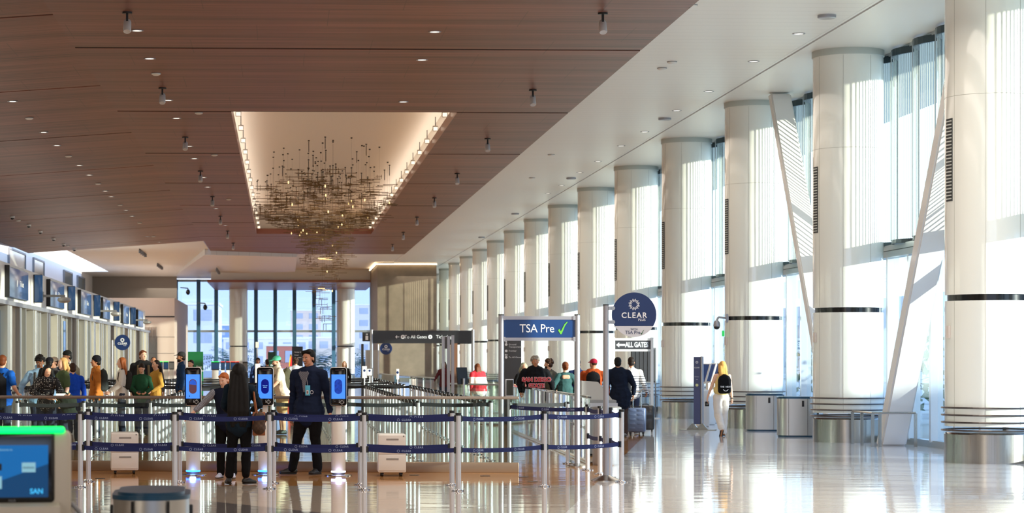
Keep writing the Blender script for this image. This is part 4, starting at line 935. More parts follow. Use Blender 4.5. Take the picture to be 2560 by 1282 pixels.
# ---------------------------------------------------------------- stanchions
HS=1.01
def post_proto(name,label,beltm,two,rad=.034):
    r=thing(name,label,'belt post')
    b=MB(); b.cyl((0,0,.015),(0,0,HS-.03),rad,n=14)
    b.out('pole',ALU,r)
    b=MB(); b.lathe([(.062,0),(.062,.012),(.040,.020),(.036,.03)],n=16); 
    for s in(-1,1): b.cyl((s*.075,0,0),(s*.075,0,.014),.014,n=8)
    b.out('foot',CHROME,r)
    MB().cyl((0,0,HS-.035),(0,0,HS),rad+.004,n=14).out('cap',BLACK,r)
    return r
def add_belt(post,dx,dy,z,h,m,sag=.03,text_on=False,n=8,name='belt'):
    L=math.hypot(dx,dy); a=math.atan2(dy,dx); b=MB(); pts=[]
    for i in range(n+1):
        t=i/n; pts.append((.036+(L-.072)*t,z-sag*4*t*(1-t)))
    for (xa_,za_),(xb_,zb_) in zip(pts,pts[1:]):
        v=[b.bm.verts.new(q) for q in ((xa_,-.002,za_),(xb_,-.002,zb_),(xb_,-.002,zb_+h),(xa_,-.002,za_+h),(xa_,.002,za_),(xb_,.002,zb_),(xb_,.002,zb_+h),(xa_,.002,za_+h))]
        for f in ((0,1,2,3),(5,4,7,6),(3,2,6,7),(1,0,4,5)): b.bm.faces.new([v[q] for q in f])
    o=b.out(name,m,post,rotz=a)
    MB().box(.02,.055,-.02,.02,z-.012,z+h+.012).out('belt_clip',BLACK,o); MB().box(L-.055,L-.02,-.02,.02,z-.012,z+h+.012).out('belt_clip',BLACK,o)
    if text_on:
        k=max(1,int(L/.62)); 
        for i in range(k):
            t=(i+.5)/k if not isinstance(text_on,float) else ((i+text_on)/k)%1; zz=z+h*.5-sag*4*t*(1-t)
            x_=.036+(L-.072)*t
            if x_<.25 or x_>L-.2: continue
            text('belt_lettering','CLEAR',.036,(x_+.03,-.0035,zz),mat('belt_letter',(150,165,205),.5),o,ext=.0008,space=1.25,off=.001)
            q=MB(); ringlogo(q,(x_-.075,zz),.019,.006,-.0045,-.0025,12); q.out('belt_emblem',MATS['belt_letter'],o)
    return o
NP=post_proto('belt_stanchion','x',NAVYB,True)
bpy.context.view_layer.update()
def clear_post(px,py,label):
    x,y=F(px,py); return dup(NP,(x,y,0),0,label,'stanchions with navy belts across the front')
def belts(a,b_,tx=.4,low=True,high=True):
    dx,dy=b_.location.x-a.location.x,b_.location.y-a.location.y
    if dx<0 and abs(dx)>abs(dy): a,b_=b_,a; dx,dy=-dx,-dy
    if high: add_belt(a,dx,dy,.905,.062,NAVYB,.022,tx,name='upper_belt')
    if low: add_belt(a,dx,dy,.50,.058,NAVYB,.02,tx,name='lower_belt')
fr=[(-40,1216,'front row navy-belted post at the left edge behind the kiosk'),(201,1218,'front row navy-belted post right of the green-lit kiosk, thicker of the pair'),(437,1221,'front row navy-belted post behind the right end of the foreground bin'),(674,1222,'front row navy-belted post in front of the middle face scanner'),(911,1224.5,'front row navy-belted post between the right face scanner and the cabinet'),(1146,1227.5,'front row navy-belted post under the middle of the picture, right of the cabinet'),(1361,1216,'front row navy-belted post standing alone below the blue overhead sign'),(1554,1205.5,'last navy-belted post of the front row at the right, beside the round sign pole')]
bkr=[(-12,1206,'back row navy-belted post at the left edge'),(221,1204,'back row navy-belted post right of the green-lit kiosk'),(449,1206,'back row navy-belted post left of the left face scanner'),(684,1208,'back row navy-belted post hidden behind the front one at the middle scanner'),(901,1212,'back row navy-belted post just right of the right face scanner'),(1130,1213,'last back row navy-belted post, right of the cabinet')]
fo=[clear_post(*q) for q in fr]; bo=[clear_post(*q) for q in bkr]
for a,b_ in zip(fo,fo[1:]): belts(a,b_,.42)
for a,b_ in zip(bo,bo[1:]): belts(a,b_,.62)
so_=[clear_post(1525,1193.7,'navy-belted side post just behind the round sign pole'),clear_post(1500,1185,'navy-belted side post left of the round sign pole'),clear_post(1469,1175.5,'navy-belted side post at the corner in front of the glass barrier end')]
add=[fo[-1]]+so_
for a,b_ in zip(add,add[1:]): belts(a,b_,False)
x1=clear_post(1419.5,1158.5,'post with black belt between the legs of the blue overhead sign'); x2=clear_post(1273,1162,'post with black and navy belts at the right end of the long glass barrier')
belts(x2,so_[-1],.42,low=False)
add_belt(x2,x1.location.x-x2.location.x,x1.location.y-x2.location.y,.935,.06,BBELT,.01)
# queue maze
QP=post_proto('queue_post','x',BBELT,False)
add_belt(QP,0,1.22,.92,.062,BBELT,.025,n=4)
bpy.context.view_layer.update()
CH_MAP.pop(QP.name,None)
LINES=[(3.48,36.9,20,'rightmost'),(2.26,36.9,20,'second from the right'),(1.04,36.9,20,'third from the right'),(-.18,36.9,7,'short middle'),(-1.38,36.9,18,'middle'),(-2.2,36.9,16,'third from the left'),(-3.3,36.9,4,'short left'),(-4.4,36.9,2,'shortest left'),(-6.2,38.4,16,'leftmost')]
for li,(x,ys,n,nm) in enumerate(LINES):
    for k in range(n):
        y=ys+1.22*k
        q=dup(QP,(x,y,0),0,'silver post with black belt in the near queue maze, %s line'%nm,'near queue posts, %s line'%nm,skip=('belt',) if k==n-1 else ())
        if k==0 and li<7: add_belt(q,LINES[li+1][0]-x,0,.92,.062,BBELT,.02,n=4,name='cross_belt')
        if k==n-1 and li in (0,1,4): add_belt(q,(LINES[li+1][0] if li<4 else -2.2)-x,0 if li<4 else -1.22*2+0,.92,.062,BBELT,.02,n=4,name='cross_belt')
FAR_=[(5.9,64,4,'first'),(3.4,62,16,'second'),(.9,62,17,'third'),(-1.6,60,18,'fourth'),(-3.9,59.5,18,'fifth'),(-5.4,58,14,'sixth'),(-7.0,60,12,'leftmost')]
for li,(x,ys,n,nm) in enumerate(FAR_):
    for k in range(n):
        y=ys+2.0*k
        q=dup(QP,(x,y,0),0,'small silver post with black belt in the far queue maze, %s line from the right'%nm,'far queue posts, %s line from the right'%nm,skip=('belt',))
        if k<n-1: add_belt(q,0,2.0,.92,.062,BBELT,.03,n=3)
        if k in (0,1,4,8,12) and 0<li<6: add_belt(q,FAR_[li+1][0]-x,0,.92,.062,BBELT,.03,n=4,name='cross_belt')
def hide_proto(o):
    CH_MAP.clear()
    for c in [c for c in bpy.data.objects if c.parent==o]:
        for g in [g for g in bpy.data.objects if g.parent==c]: bpy.data.objects.remove(g)
        bpy.data.objects.remove(c)
    bpy.data.objects.remove(o)
bpy.context.view_layer.update()
hide_proto(QP); hide_proto(NP)
# ================================================================ SIGNS AND FURNITURE
def sq(v): return v
# overhead blue sign
d=35.15; (ax,ay),(bx,by)=P(1253,d),P(1443,d); L=math.hypot(bx-ax,by-ay); a=math.atan2(by-ay,bx-ax)
t=thing('overhead_sign','blue TSA Pre check sign on a tall two-post aluminium frame','sign',(ax,ay,0),a)
for x in (0,L): 
    q=MB().cyl((x,0,0),(x,0,2.40),.045,n=16).out('post',ALUW,t); MB().cyl((x,0,2.40),(x,0,2.415),.047).out('post_cap',BLACK,q)
    MB().lathe([(.19,0),(.19,.012),(.05,.05)],c=(x,0,0)).out('base_plate',STEEL,t)
MB().box(.03,L-.03,-.02,.02,2.33,2.385).box(.03,L-.03,-.02,.02,1.995,2.045).out('cross_rail',ALUW,t)
for x in (.045,L-.045):
    for z in (2.357,2.02): MB().box(x-.02,x+.02,-.035,.035,z-.035,z+.035).out('rail_bracket',ALUW,t)
bd=MB().box(.04,L-.04,-.012,.012,2.045,2.33).out('sign_board',BLUES,t)
text('sign_lettering','TSA Pre',.185,(L*.47,-.014,2.185),WLET,t,sx=.92,space=.96)
MB().prism(tick(L*.47+.335,2.10,.20),-.018,-.012).out('check_mark',GREENL,t)
# round sign
d=31.0; x,y=P(1514.6,d); t=thing('round_sign','round navy CLEAR PLUS sign with grey lower part on a tall pole','sign',(x,y,0),-PSI)
q=MB().cyl((0,0,.05),(0,0,2.455),.04,n=18).out('pole',ALUW,t); MB().cyl((0,0,2.455),(0,0,2.47),.042).out('pole_cap',BLACK,q)
MB().lathe([(.215,0),(.215,.012),(.06,.075),(.045,.08)],n=32).out('base',STEEL,t)
cx,cz,rr=.395,CH+(898-786.5)*d/FP,.312
def disc_part(z0,z1,n=40):
    pts=[]
    for i in range(n):
        a_=2*math.pi*i/n; X,Z=cx+rr*math.cos(a_),cz+rr*math.sin(a_); pts.append((X,min(max(Z,z0),z1)))
    out=[]
    for p in pts:
        if not out or (abs(p[0]-out[-1][0])+abs(p[1]-out[-1][1]))>1e-6: out.append(p)
    return out
zl=CH+(898-815)*d/FP
up=[(cx+rr*math.cos(R(a_)),cz+rr*math.sin(R(a_))) for a_ in range(-30,211,6)]; sl=math.asin((zl-cz)/rr)
up=[(cx+rr*math.cos(sl+(math.pi-2*sl)*i/40),cz+rr*math.sin(sl+(math.pi-2*sl)*i/40)) for i in range(41)]
lo=[(cx+rr*math.cos(math.pi-sl+(math.pi+2*sl)*i/30),cz+rr*math.sin(math.pi-sl+(math.pi+2*sl)*i/30)) for i in range(31)]
MB().prism(up,-.012,.012).out('navy_panel',NAVYS,t); MB().prism(lo,-.0125,.0125).out('grey_panel',LGREY,t)
for z in (770,805):
    zz=CH+(898-z)*d/FP; MB().box(.03,.10,-.012,.012,zz-.024,zz+.024).cyl((.10,-.03,zz),(.10,.016,zz),.028).out('clamp',STEEL,t)
b=MB(); zz=CH+(898-761)*d/FP; burst(b,(cx,-.0125,zz),.074,.0068); b.out('emblem',WLET,t)
zt=CH+(898-788.5)*d/FP; text('sign_lettering','CLEAR',.108,(cx,-.014,zt),WLET,t,off=.0016,space=1.18)
text('sign_lettering','PLUS',.048,(cx+.108,-.014,CH+(898-799.5)*d/FP),WLET,t)
text('sign_lettering','WITH',.036,(cx,-.0145,CH+(898-823)*d/FP),NAVYS,t,space=1.1)
text('sign_lettering','TSA Pre',.066,(cx-.02,-.0145,CH+(898-831)*d/FP),NAVYS,t,sx=.95); MB().prism(tick(cx+.09,CH+(898-836)*d/FP,.065),-.016,-.0125).out('check_mark',DKGREEN,t)
# all gates frame
d=63.5; (ax,ay),(bx,by)=P(1534,d),P(1630,d); L=math.hypot(bx-ax,by-ay); a=math.atan2(by-ay,bx-ax)
t=thing('overhead_sign','charcoal ALL GATES sign with a left arrow on a white two-post frame','sign',(ax,ay,0),a)
for x in (0,L): MB().box(x-.04,x+.04,-.04,.04,0,2.33).out('post',WHITE,t); MB().box(x-.2,x+.2,-.2,.2,0,.02).out('base_plate',WHITE,t)
MB().box(0,L,-.03,.03,2.24,2.31).box(0,L,-.03,.03,1.93,1.99).out('cross_rail',WHITE,t); MB().box(.04,L-.04,-.015,.015,1.99,2.24).out('sign_board',SIGNGRY,t)
text('sign_lettering','ALL GATES',.20,(L*.60,-.018,2.115),WLET,t,sx=.70,off=.008,space=.95)
z=2.115; MB().prism([(.07,z),(.16,z+.075),(.16,z+.03),(.33,z+.03),(.33,z-.03),(.16,z-.03),(.16,z-.075)],-.02,-.015).out('arrow',WLET,t)
# grey hanging slats behind that frame
x,y=P(1604,66); t=thing('slatted_panel','dark grey ribbed panel standing behind the ALL GATES frame','panel',(x,y,0)); b=MB(); 
for i in range(6): b.box(-.30+i*.12,-.20+i*.12,-.02,.02,1.05,2.0)
b.out('rib',SIGNGRY,t); MB().box(-.32,.44,.02,.04,1.0,2.05).out('back_board',GREYP,t); MB().box(-.32,-.28,-.02,.02,0,1.05).out('leg',GREYP,t); MB().box(.40,.44,-.02,.02,0,1.05).out('leg',GREYP,t)
# totem
d=58; (ax,ay),(bx,by)=P(1258,d),P(1303,d); L=math.hypot(bx-ax,by-ay); a=math.atan2(by-ay,bx-ax); zt=ZP(849,d)
t=thing('direction_totem','dark upright direction totem with small white lettering beside the blue overhead sign','sign',(ax,ay,0),a)
MB().box(0,L,-.05,.05,.02,zt,bev=.006).out('totem_body',SIGNGRY,t); MB().box(-.03,L+.03,-.09,.09,0,.02).out('base',BLACK,t)
for s_,py,ar in (('Ground',861,1),('Transportation',867,0),('Frontier',877,0),('To All Gates',893,2)):
    z=ZP(py,d); text('sign_lettering',s_,.062,(.14,-.053,z),WLET,t,align='LEFT')
    if s_!='Transportation': MB().cyl((.075,-.054,z),(.075,-.051,z),.035,n=14).out('pictogram',WLET,t)
for py,dx,dz in ((855,0,1),(887,-1,0)):
    z=ZP(py,d); MB().prism([(.075-.035,z),(.075,z+.04),(.075+.035,z),(.085,z),(.085,z-.035),(.065,z-.035),(.065,z)] if dz else [(.035,z),(.075,z+.035),(.075,z+.01),(.115,z+.01),(.115,z-.01),(.075,z-.01),(.075,z-.035)],-.054,-.051).out('arrow',WLET,t)
# long black gate sign
d=75; (ax,ay),(bx,by)=P(929,d),P(1182,d); L=math.hypot(bx-ax,by-ay); a=math.atan2(by-ay,bx-ax)
t=thing('overhead_sign','long black To All Gates and Ticketing sign spanning two grey posts','sign',(ax,ay,0),a)
z0,z1=ZP(858,d),ZP(826,d)
for x in (0,L): MB().cyl((x,0,0),(x,0,z1+.03),.055).out('post',ALUW,t); MB().lathe([(.22,0),(.22,.02),(.06,.06)],c=(x,0,0)).out('base_plate',STEEL,t)
MB().box(.03,L-.03,-.04,.04,z0,z1).out('sign_board',SIGNBLK,t); zm=(z0+z1)/2; pxm=d/FP
def lx(px): return (px-929)*pxm
text('sign_lettering','To All Gates',.155,(lx(1039),-.044,zm),WLET,t,sx=.95); text('sign_lettering','Ticketing',.155,(lx(1110),-.044,zm),WLET,t,sx=.95)
for px in (1007,1075.5):
    q=MB(); q.cyl((lx(px),-.045,zm),(lx(px),-.041,zm),.070,n=20); q.out('pictogram_disc',WLET,t); MB().prism([(lx(px)-.035,zm-.012),(lx(px)-.01,zm+.012),(lx(px)-.005,zm+.045),(lx(px)+.005,zm+.045),(lx(px)+.01,zm+.012),(lx(px)+.035,zm-.012),(lx(px)+.01,zm-.005),(lx(px)+.008,zm-.04),(lx(px)-.008,zm-.04),(lx(px)-.01,zm-.005)],-.048,-.045).out('pictogram',SIGNBLK,t)
x=lx(988); MB().prism([(x,zm),(x+.06,zm+.06),(x+.06,zm+.012),(x+.14,zm+.012),(x+.14,zm-.012),(x+.06,zm-.012),(x+.06,zm-.06)],-.046,-.041).out('arrow',WLET,t)
x,y=P(917,80); t=thing('small_black_sign','small square black sign with white lift pictogram left of the long black sign','sign',(x,y,0)); MB().box(-.16,.16,-.02,.02,2.35,2.68).out('sign_board',SIGNBLK,t); MB().box(-.05,.05,-.025,-.02,2.40,2.55).box(-.03,-.01,-.025,-.02,2.57,2.63).box(.01,.03,-.025,-.02,2.57,2.63).out('pictogram',WLET,t); MB().box(.16,.19,-.02,.02,0,2.68).out('post',ALUW,t)
# small round signs
def small_round(label,px,py,rpx,d,side,emb=True):
    s=.312; x,y=P(px,d); z=ZP(py,d); t=thing('round_sign',label,'sign',(x,y,0),-PSI)
    MB().cyl((0,-.012,z),(0,.012,z),s,n=36).out('navy_panel',NAVYS if 1 else None,t)
    MB().cyl((-.40,0,0),(-.40,0,2.46),.036,n=12).out('pole',ALUW,t); MB().lathe([(.2,0),(.2,.015),(.05,.06)],c=(-.40,0,0)).out('base',STEEL,t)
    for q in (-.1,.1): MB().box(-.40,-.25,-.01,.01,z+q-.02,z+q+.02).out('clamp',STEEL,t)
    b=MB(); burst(b,(0,-.013,z+.10),.075,.011); b.out('emblem',WLET,t); text('sign_lettering','CLEAR',.115,(0,-.0145,z-.045),WLET,t,off=.003,space=1.15); text('sign_lettering','PLUS',.05,(.1,-.0145,z-.12),WLET,t)
small_round('round blue CLEAR sign standing by the ticket counters at left',306,856,19.5,88,1)
small_round('small round navy CLEAR sign below the long black sign',965,871,15,112,1)
# navy lane totem at right
d=53.2; x,y=P(1745,d); t=thing('lane_totem','slim navy and silver upright totem with white writing beside the walking person','sign',(x,y,0),R(-18))
b_=MB().box(-.10,.055,-.03,.03,.14,1.76).out('navy_panel',mat('totem_navy',(70,76,112),.4),t); MB().cyl((.095,0,.12),(.095,0,1.77),.04).out('side_tube',ALUW,t)
for x_ in (-.12,.10): MB().prism([(x_-.16,0),(x_+.16,0),(x_+.02,.16),(x_-.02,.16)],-.06,.06).out('foot_wedge',STEEL,t)
MB().box(-.42,.42,-.20,.20,0,.015).out('base_plate',STEEL,t)
for s_,z,sz in (('CLEAR',1.50,.042),('Enroll here',1.28,.024),('Lane',1.22,.024)): text('totem_lettering',s_,sz,(-.022,-.033,z),WLET,t)
MB().cyl((-.022,-.034,1.08),(-.022,-.031,1.08),.035,n=16).out('totem_badge',mat('badge_yellow',(206,206,150),.5),t)
q=MB(); burst(q,(-.022,-.032,1.63),.03,.004); q.out('totem_emblem',WLET,t)
# three tilted enrolment tablets
for i,px in enumerate((1756,1771,1787)):
    x,y=P(px,56+i*1.5); t=thing('tablet_kiosk','%s tilted tablet kiosk on a white pedestal behind the navy totem'%('left','middle','right')[i],'kiosk',(x,y,0),R(-62),'tablet kiosks behind the navy totem')
    MB().box(-.14,.14,-.13,.13,0,.92,bev=.03).out('pedestal',PEARL,t); M_=Matrix.Translation((0,-.02,1.12))@Matrix.Rotation(R(-20),4,'X'); MB().box(-.16,.16,-.03,.03,-.03,.50,bev=.02,M=M_).out('tablet_case',PEARL,t); MB().box(-.14,.14,-.038,-.03,.0,.47,M=M_).out('tablet_screen',screen_mat('tablet_blue%d'%i,(30,50,110),(80,110,160),.5),t)
    MB().box(-.05,.05,-.05,.02,.9,1.14).out('stem',PEARL,t)
# ---------------------------------------------------------------- face scanners
BLUEG=mat('led_blue',(60,110,255),.4,emit=(30,90,255),es=9.0); WHTG=mat('led_white',(200,200,255),.4,emit=(190,190,255),es=7.0)
def pod(label,px,d,scr,led,idx):
    x,y=P(px,d); t=thing('face_scanner',label,'kiosk',(x,y,0),-PSI)
    MB().lathe([(.20,0),(.20,.010),(.19,.016)],n=36).out('floor_plate',STEEL,t)
    MB().lathe([(.085,.016),(.10,.05)],n=32).out('plinth',GREYP,t)
    MB().lathe([(.105,.05),(.107,.058),(.107,.066),(.105,.074)],n=32).out('led_ring',led,t)
    MB().lathe([(.105,.074),(.105,.86),(.10,.875),(.0,.88)],n=36).out('pedestal',PEARL,t)
    MB().box(-.038,.038,-.02,.02,.875,1.03,bev=.012).out('neck',PEARL,t)
    z0,z1=1.02,1.585; h=MB().box(-.124,.124,-.055,.03,z0,z1,bev=.038).out('head_case',PEARL,t)
    MB().box(-.119,.119,-.062,-.05,z0+.007,z1-.007,bev=.034).out('face_plate',mat('gloss_black',(12,12,14),.12),h)
    zs0,zs1=z0+.105,z1-.105
    MB().box(-.100,.100,-.0645,-.058,zs0,zs1).out('screen',mat('scanner_screen',(10,20,60),.2,emit=(72,142,255),es=1.15),t)
    zc=zs0+(zs1-zs0)*.50; hw,hh=.056,.108
    def pill(w,h_,z=zc): return [(w*math.cos(R(a_)),z+(h_-w)+w*math.sin(R(a_))) for a_ in range(0,181,15)]+[(w*math.cos(R(a_)),z-(h_-w)+w*math.sin(R(a_))) for a_ in range(180,361,15)]
    pm={'land':('pill_land',(120,52,44),(70,70,96)),'navy':('pill_navy',(4,14,120),(6,20,140)),'city':('pill_city',(6,20,90),(40,90,230))}[scr]
    m=screen_mat(pm[0],pm[1],pm[2],.9,30 if scr=='city' else 9)
    q=MB().prism(pill(hw,hh),-.0665,-.0645).out('screen_picture',m,t)
    if scr=='navy':
        text('screen_lettering','You are',.022,(0,-.068,zc+.012),mat('screen_text',(160,220,255),.4,emit=(130,200,255),es=1.2),t); text('screen_lettering','YOU.',.024,(0,-.068,zc-.014),MATS['screen_text'],t)
    if scr=='land': MB().prism([(-hw*.9,zc+.03),(hw*.9,zc+.02),(hw*.75,zc+.075),(0,zc+.104),(-hw*.75,zc+.075)],-.0675,-.0665).out('screen_sky',screen_mat('pill_sky',(30,80,200),(50,110,230),.9,6),q); MB().cyl((-.05,-.066,zs0+.035),(-.05,-.0645,zs0+.035),.008).out('screen_dot',NAVYS,t)
    MB().box(-.052,.052,-.068,-.058,z1-.058,z1-.030,bev=.009).out('camera_bar',BLACK,t); MB().cyl((.02,-.070,z1-.044),(.02,-.066,z1-.044),.010).out('lens',mat('lens',(60,30,50),.1),t); MB().cyl((-.02,-.070,z1-.044),(-.02,-.066,z1-.044),.008).out('lens',MATS['lens'],t)
    b=MB(); zc2=z0+.055; cx_=.052
    for i in range(4):
        for j in range(3):
            M_=Matrix.Translation((cx_,-.063,zc2))@Matrix.Rotation(R(45+90*i),4,'Y'); b.box(-.022+j*.017,-.012+j*.017,-.003,0,.018,.025,M=M_)
    b.box(-.004,.004,-.066,-.063,-.0,.0)
    b.box(.008,.016,-.066,-.062,zc2+.016,zc2+.024).box(.008,.016,-.066,-.062,zc2-.006,zc2+.006)
    b.out('card_symbol',WLET,t); MB().box(-.055,-.045,-.066,-.062,zc2+.006,zc2+.012).out('sensor',GREYP,t)
    b=MB()
    ringlogo(b,(-.022,zs1-.028),.006,.002,-.067,-.0645,8); b.box(-.010,.038,-.066,-.0645,zs1-.031,zs1-.025); b.out('screen_caption',mat('caption_blue',(70,120,220),.4,emit=(60,110,220),es=.8),t)
    l=bpy.data.lights.new('l','POINT'); l.energy=.35 if led is BLUEG else .3; l.color=(.15,.35,1) if led is BLUEG else (.6,.6,1); l.shadow_soft_size=.05; lo_=bpy.data.objects.new('scanner_glow',l); COL.objects.link(lo_); lo_.location=(x,y-.16,.05)
    return t
pod('left face scanner with a blue-lit base showing a window view of land',483,32.55,'land',BLUEG,0)
pod('middle face scanner with a blue-lit base and navy oval, partly behind the long-haired person',663,32.55,'navy',BLUEG,1)
pod('right face scanner with a white-lit base showing a night city in an oval',846,32.3,'city',WHTG,2)
# ---------------------------------------------------------------- white cabinets
def cabinet(label,px,d,rot,w=.405):
    x,y=P(px,d); t=thing('filing_cabinet',label,'cabinet',(x,y,0),R(rot)); 
    c=MB().box(-w/2,w/2,-.26,.26,.055,.615,bev=.022).out('case',PEARL,t)
    for z0,z1 in ((.085,.315),(.325,.60)):
        q=MB().box(-w/2+.004,w/2-.004,-.268,-.255,z0,z1,bev=.006).out('drawer',PEARL,t)
        MB().box(-.085,.095,-.271,-.264,z1-.075,z1-.05).out('recessed_pull',mat('pull_shadow',(150,146,142),.5),q)
    MB().cyl((w/2-.035,-.273,.585),(w/2-.035,-.262,.585),.011).out('lock',GREYP,t)
    for sx in(-1,1):
        for sy in(-1,1): MB().cyl((sx*w*.34-.014,sy*.19,.028),(sx*w*.34+.014,sy*.19,.028),.028,n=14).box(sx*w*.34-.02,sx*w*.34+.02,sy*.19-.02,sy*.19+.02,.035,.058).out('caster',BLACK,t)
    return t
cabinet('white two-drawer cabinet on castors at left, seen slightly from the side',311,33.0,5.5)
cabinet('white two-drawer cabinet on castors right of the face scanners',978,32.35,0)
# ---------------------------------------------------------------- recycling bins
def bin_(label,px,d,rot,L=.9,w=.47,h=.885,band=None):
    x,y=P(px,d); t=thing('waste_bin',label,'bin',(x,y,0),R(rot)); r=w/2; s=L/2-r
    def cap(rr): return [(rr*math.cos(R(a_)),s+rr*math.sin(R(a_))) for a_ in range(0,181,12)]+[(rr*math.cos(R(a_)),-s+rr*math.sin(R(a_))) for a_ in range(180,361,12)]
    MB().prism(cap(r),.035,h-.045,axis='z').out('steel_body',STEELB,t); MB().prism(cap(r+.006),h-.045,h-.018,axis='z').prism(cap(r-.03),h-.018,h,axis='z').out('teal_top',TEAL,t); MB().prism(cap(r-.02),0,.035,axis='z').out('foot_band',band or TEAL,t)
    for sx in(-1,1):
        for q in(-1,1): MB().box(sx*(r-.004)-.004,sx*(r-.004)+.004,q*s*.95-.006,q*s*.95+.006,.04,h-.05).out('door_seam',BLACK,t)
    for q in(-.5,.5): MB().box(-r*.5,-r*.485,-s-r,-s-r+.03,.04,h-.05).box(r*.485,r*.5,-s-r,-s-r+.03,.04,h-.05).out('end_seam',BLACK,t); break
    MB().box(r+.0,r+.022,-s*.6,-s*.6+.05,h-.22,h-.09,bev=.006).out('latch',BLACK,t); MB().box(-r-.022,-r,-s*.6,-s*.6+.05,h-.22,h-.09,bev=.006).out('latch',BLACK,t)
    return t
bin_('blurred steel bin with a dark teal top in the foreground',380,13.9,2)
bin_('steel bin with teal edges farther from the camera, right of the walking person',1912,52.6,78)
bin_('steel bin with teal edges nearer the second column',1994,48.6,80)
# round bin and lane machine
x,y=P(1517,35.6); t=thing('round_bin','round silver bin behind the round sign pole','bin',(x,y,0)); MB().lathe([(.215,.0),(.23,.03),(.23,.84),(.225,.90)],n=36).out('bin_body',ALUW,t); MB().lathe([(.235,.885),(.235,.925),(.20,.94),(0,.94)],n=36).out('bin_lid',GREYP,t)
x,y=P(1490,39.3); t=thing('lane_machine','grey lane machine with sloping side behind the red-capped person','machine',(x,y,0),R(-4))
MB().prism([(-.27,.98),(-.27,1.32),(.02,1.30),(.28,.98)],-.25,.25).out('sloping_hood',mat('machine_grey',(164,162,160),.4),t); MB().box(-.22,.34,-.28,.28,.03,.98,bev=.01).out('machine_body',mat('machine_dark',(120,122,126),.45),t); MB().box(-.20,.36,-.30,-.28,.86,.93).out('front_lip',ALUW,t); MB().box(-.20,.30,-.2,.2,0,.03).out('foot',BLACK,t)
# monitor at the end of the long rail
x,y=P(1273,33.7); t=thing('small_monitor','small upright monitor above the right end of the bronze hand rail','monitor',(x,y,0),R(18)); MB().box(-.065,.065,-.02,.02,1.13,1.40,bev=.006).out('monitor_frame',ALUW,t); MB().box(-.055,.055,-.024,-.019,1.15,1.385).out('monitor_screen',mat('dead_screen',(26,30,28),.15),t); MB().box(-.02,.02,-.012,.012,1.10,1.14).out('bracket',GREYP,t); MB().box(-.015,.015,.02,.045,.0,1.14).out('stand',ALUW,t)
# check-in kiosk in the foreground
x,y=P(40,11.5); t=thing('check_in_kiosk','blurred self-service kiosk with a glowing green top bar at the lower left','kiosk',(x,y,0),R(7))
zt=ZP(1085,11.35)
KC=mat('kiosk_case',(182,172,156),.45); MB().box(-.36,.285,-.02,.16,.86,zt+.012,bev=.028).out('side_case',KC,t)
MB().box(-.34,.20,-.035,-.0,.955,zt+.004,bev=.02).out('screen_bezel',mat('gloss_black',(12,12,14),.12),t)
def ks():
    t_=NT('kiosk_screen'); tc=t_.n('ShaderNodeTexCoord'); sp=t_.n('ShaderNodeSeparateXYZ'); t_.l(tc.outputs['Object'],sp.inputs[0])
    k=t_.math('GREATER_THAN',t_.math('SUBTRACT',sp.outputs[2],t_.math('MULTIPLY',sp.outputs[0],.35)),1.10)
    c=t_.mix(k,S(8,44,76),S(10,72,122)); t_.b.inputs['Base Color'].default_value=S(4,8,12); t_.b.inputs['Roughness'].default_value=.2; t_.l(c,t_.b.inputs['Emission Color']); t_.b.inputs['Emission Strength'].default_value=.75; return t_.m
sc_=MB().box(-.32,.165,-.04,-.034,.985,1.255).out('screen',ks(),t)
tile=mat('screen_tile',(120,170,190),.4,emit=(130,180,196),es=.6)
MB().box(.03,.10,-.043,-.040,1.115,1.165).out('screen_button',tile,sc_); MB().box(-.16,-.073,-.043,-.040,1.03,1.095).out('screen_button',tile,sc_); MB().box(-.16,-.073,-.043,-.040,1.125,1.16).out('screen_button',BLACK,sc_)
text('screen_lettering','Southwest',.013,(.065,-.0445,1.14),NAVYS,sc_); text('screen_lettering','SAN',.036,(.105,-.043,1.015),mat('san_blue',(60,170,220),.4,emit=(50,160,220),es=.9),sc_,off=.001); text('screen_lettering','Welcome to',.016,(-.06,-.043,1.232),tile,sc_)
text('kiosk_lettering','NCR',.018,(-.02,-.038,.967),GREYP,t)
MB().box(-.35,.252,-.045,.06,zt-.001,zt+.033,bev=.014).out('green_light_bar',mat('green_bar',(0,220,90),.4,emit=(0,255,96),es=2.2),t)
b=MB(); b.prism([(-.34,.955),(-.34,.80),(-.16,.80),(0,.90),(0,.955)][:5],-.36,.22,axis='x'); b.out('slanted_desk',KC,t)
MB().box(-.06,.14,-.17,-.06,.895,.925,bev=.006).out('reader_slot',BLACK,t); MB().box(-.035,.115,-.15,-.08,.922,.93).out('reader_window',GREYP,t)
MB().box(-.34,.25,-.0,.24,.06,.88,bev=.02).out('pedestal',KC,t); MB().box(-.36,.28,-.08,.26,0,.06).out('base',GREYP,t)
MB().tube([(.285,.02,.95),(.33,.02,.90),(.335,.02,.5),(.335,.02,.05)],.012).out('side_tube',GREYP,t)
# floor boxes
for px,py in ((1036,1187.5),(1213,1189.5),(1309,1192),(1332,1204),(250,1196)):
    x,y=F(px,py); MB().cyl((0,0,0),(0,0,.004),.075,n=20).out('floor_box',BLACK,None,label='small round dark floor cover at %s'%{1036:'the foot of the right cabinet',1213:'the middle of the bare floor before the kick plate',1309:'the right end of the kick plate',1332:'the floor left of the lone front post',250:'the floor below the left cabinet'}[px],cat='floor cover',loc=(x,y,.0))
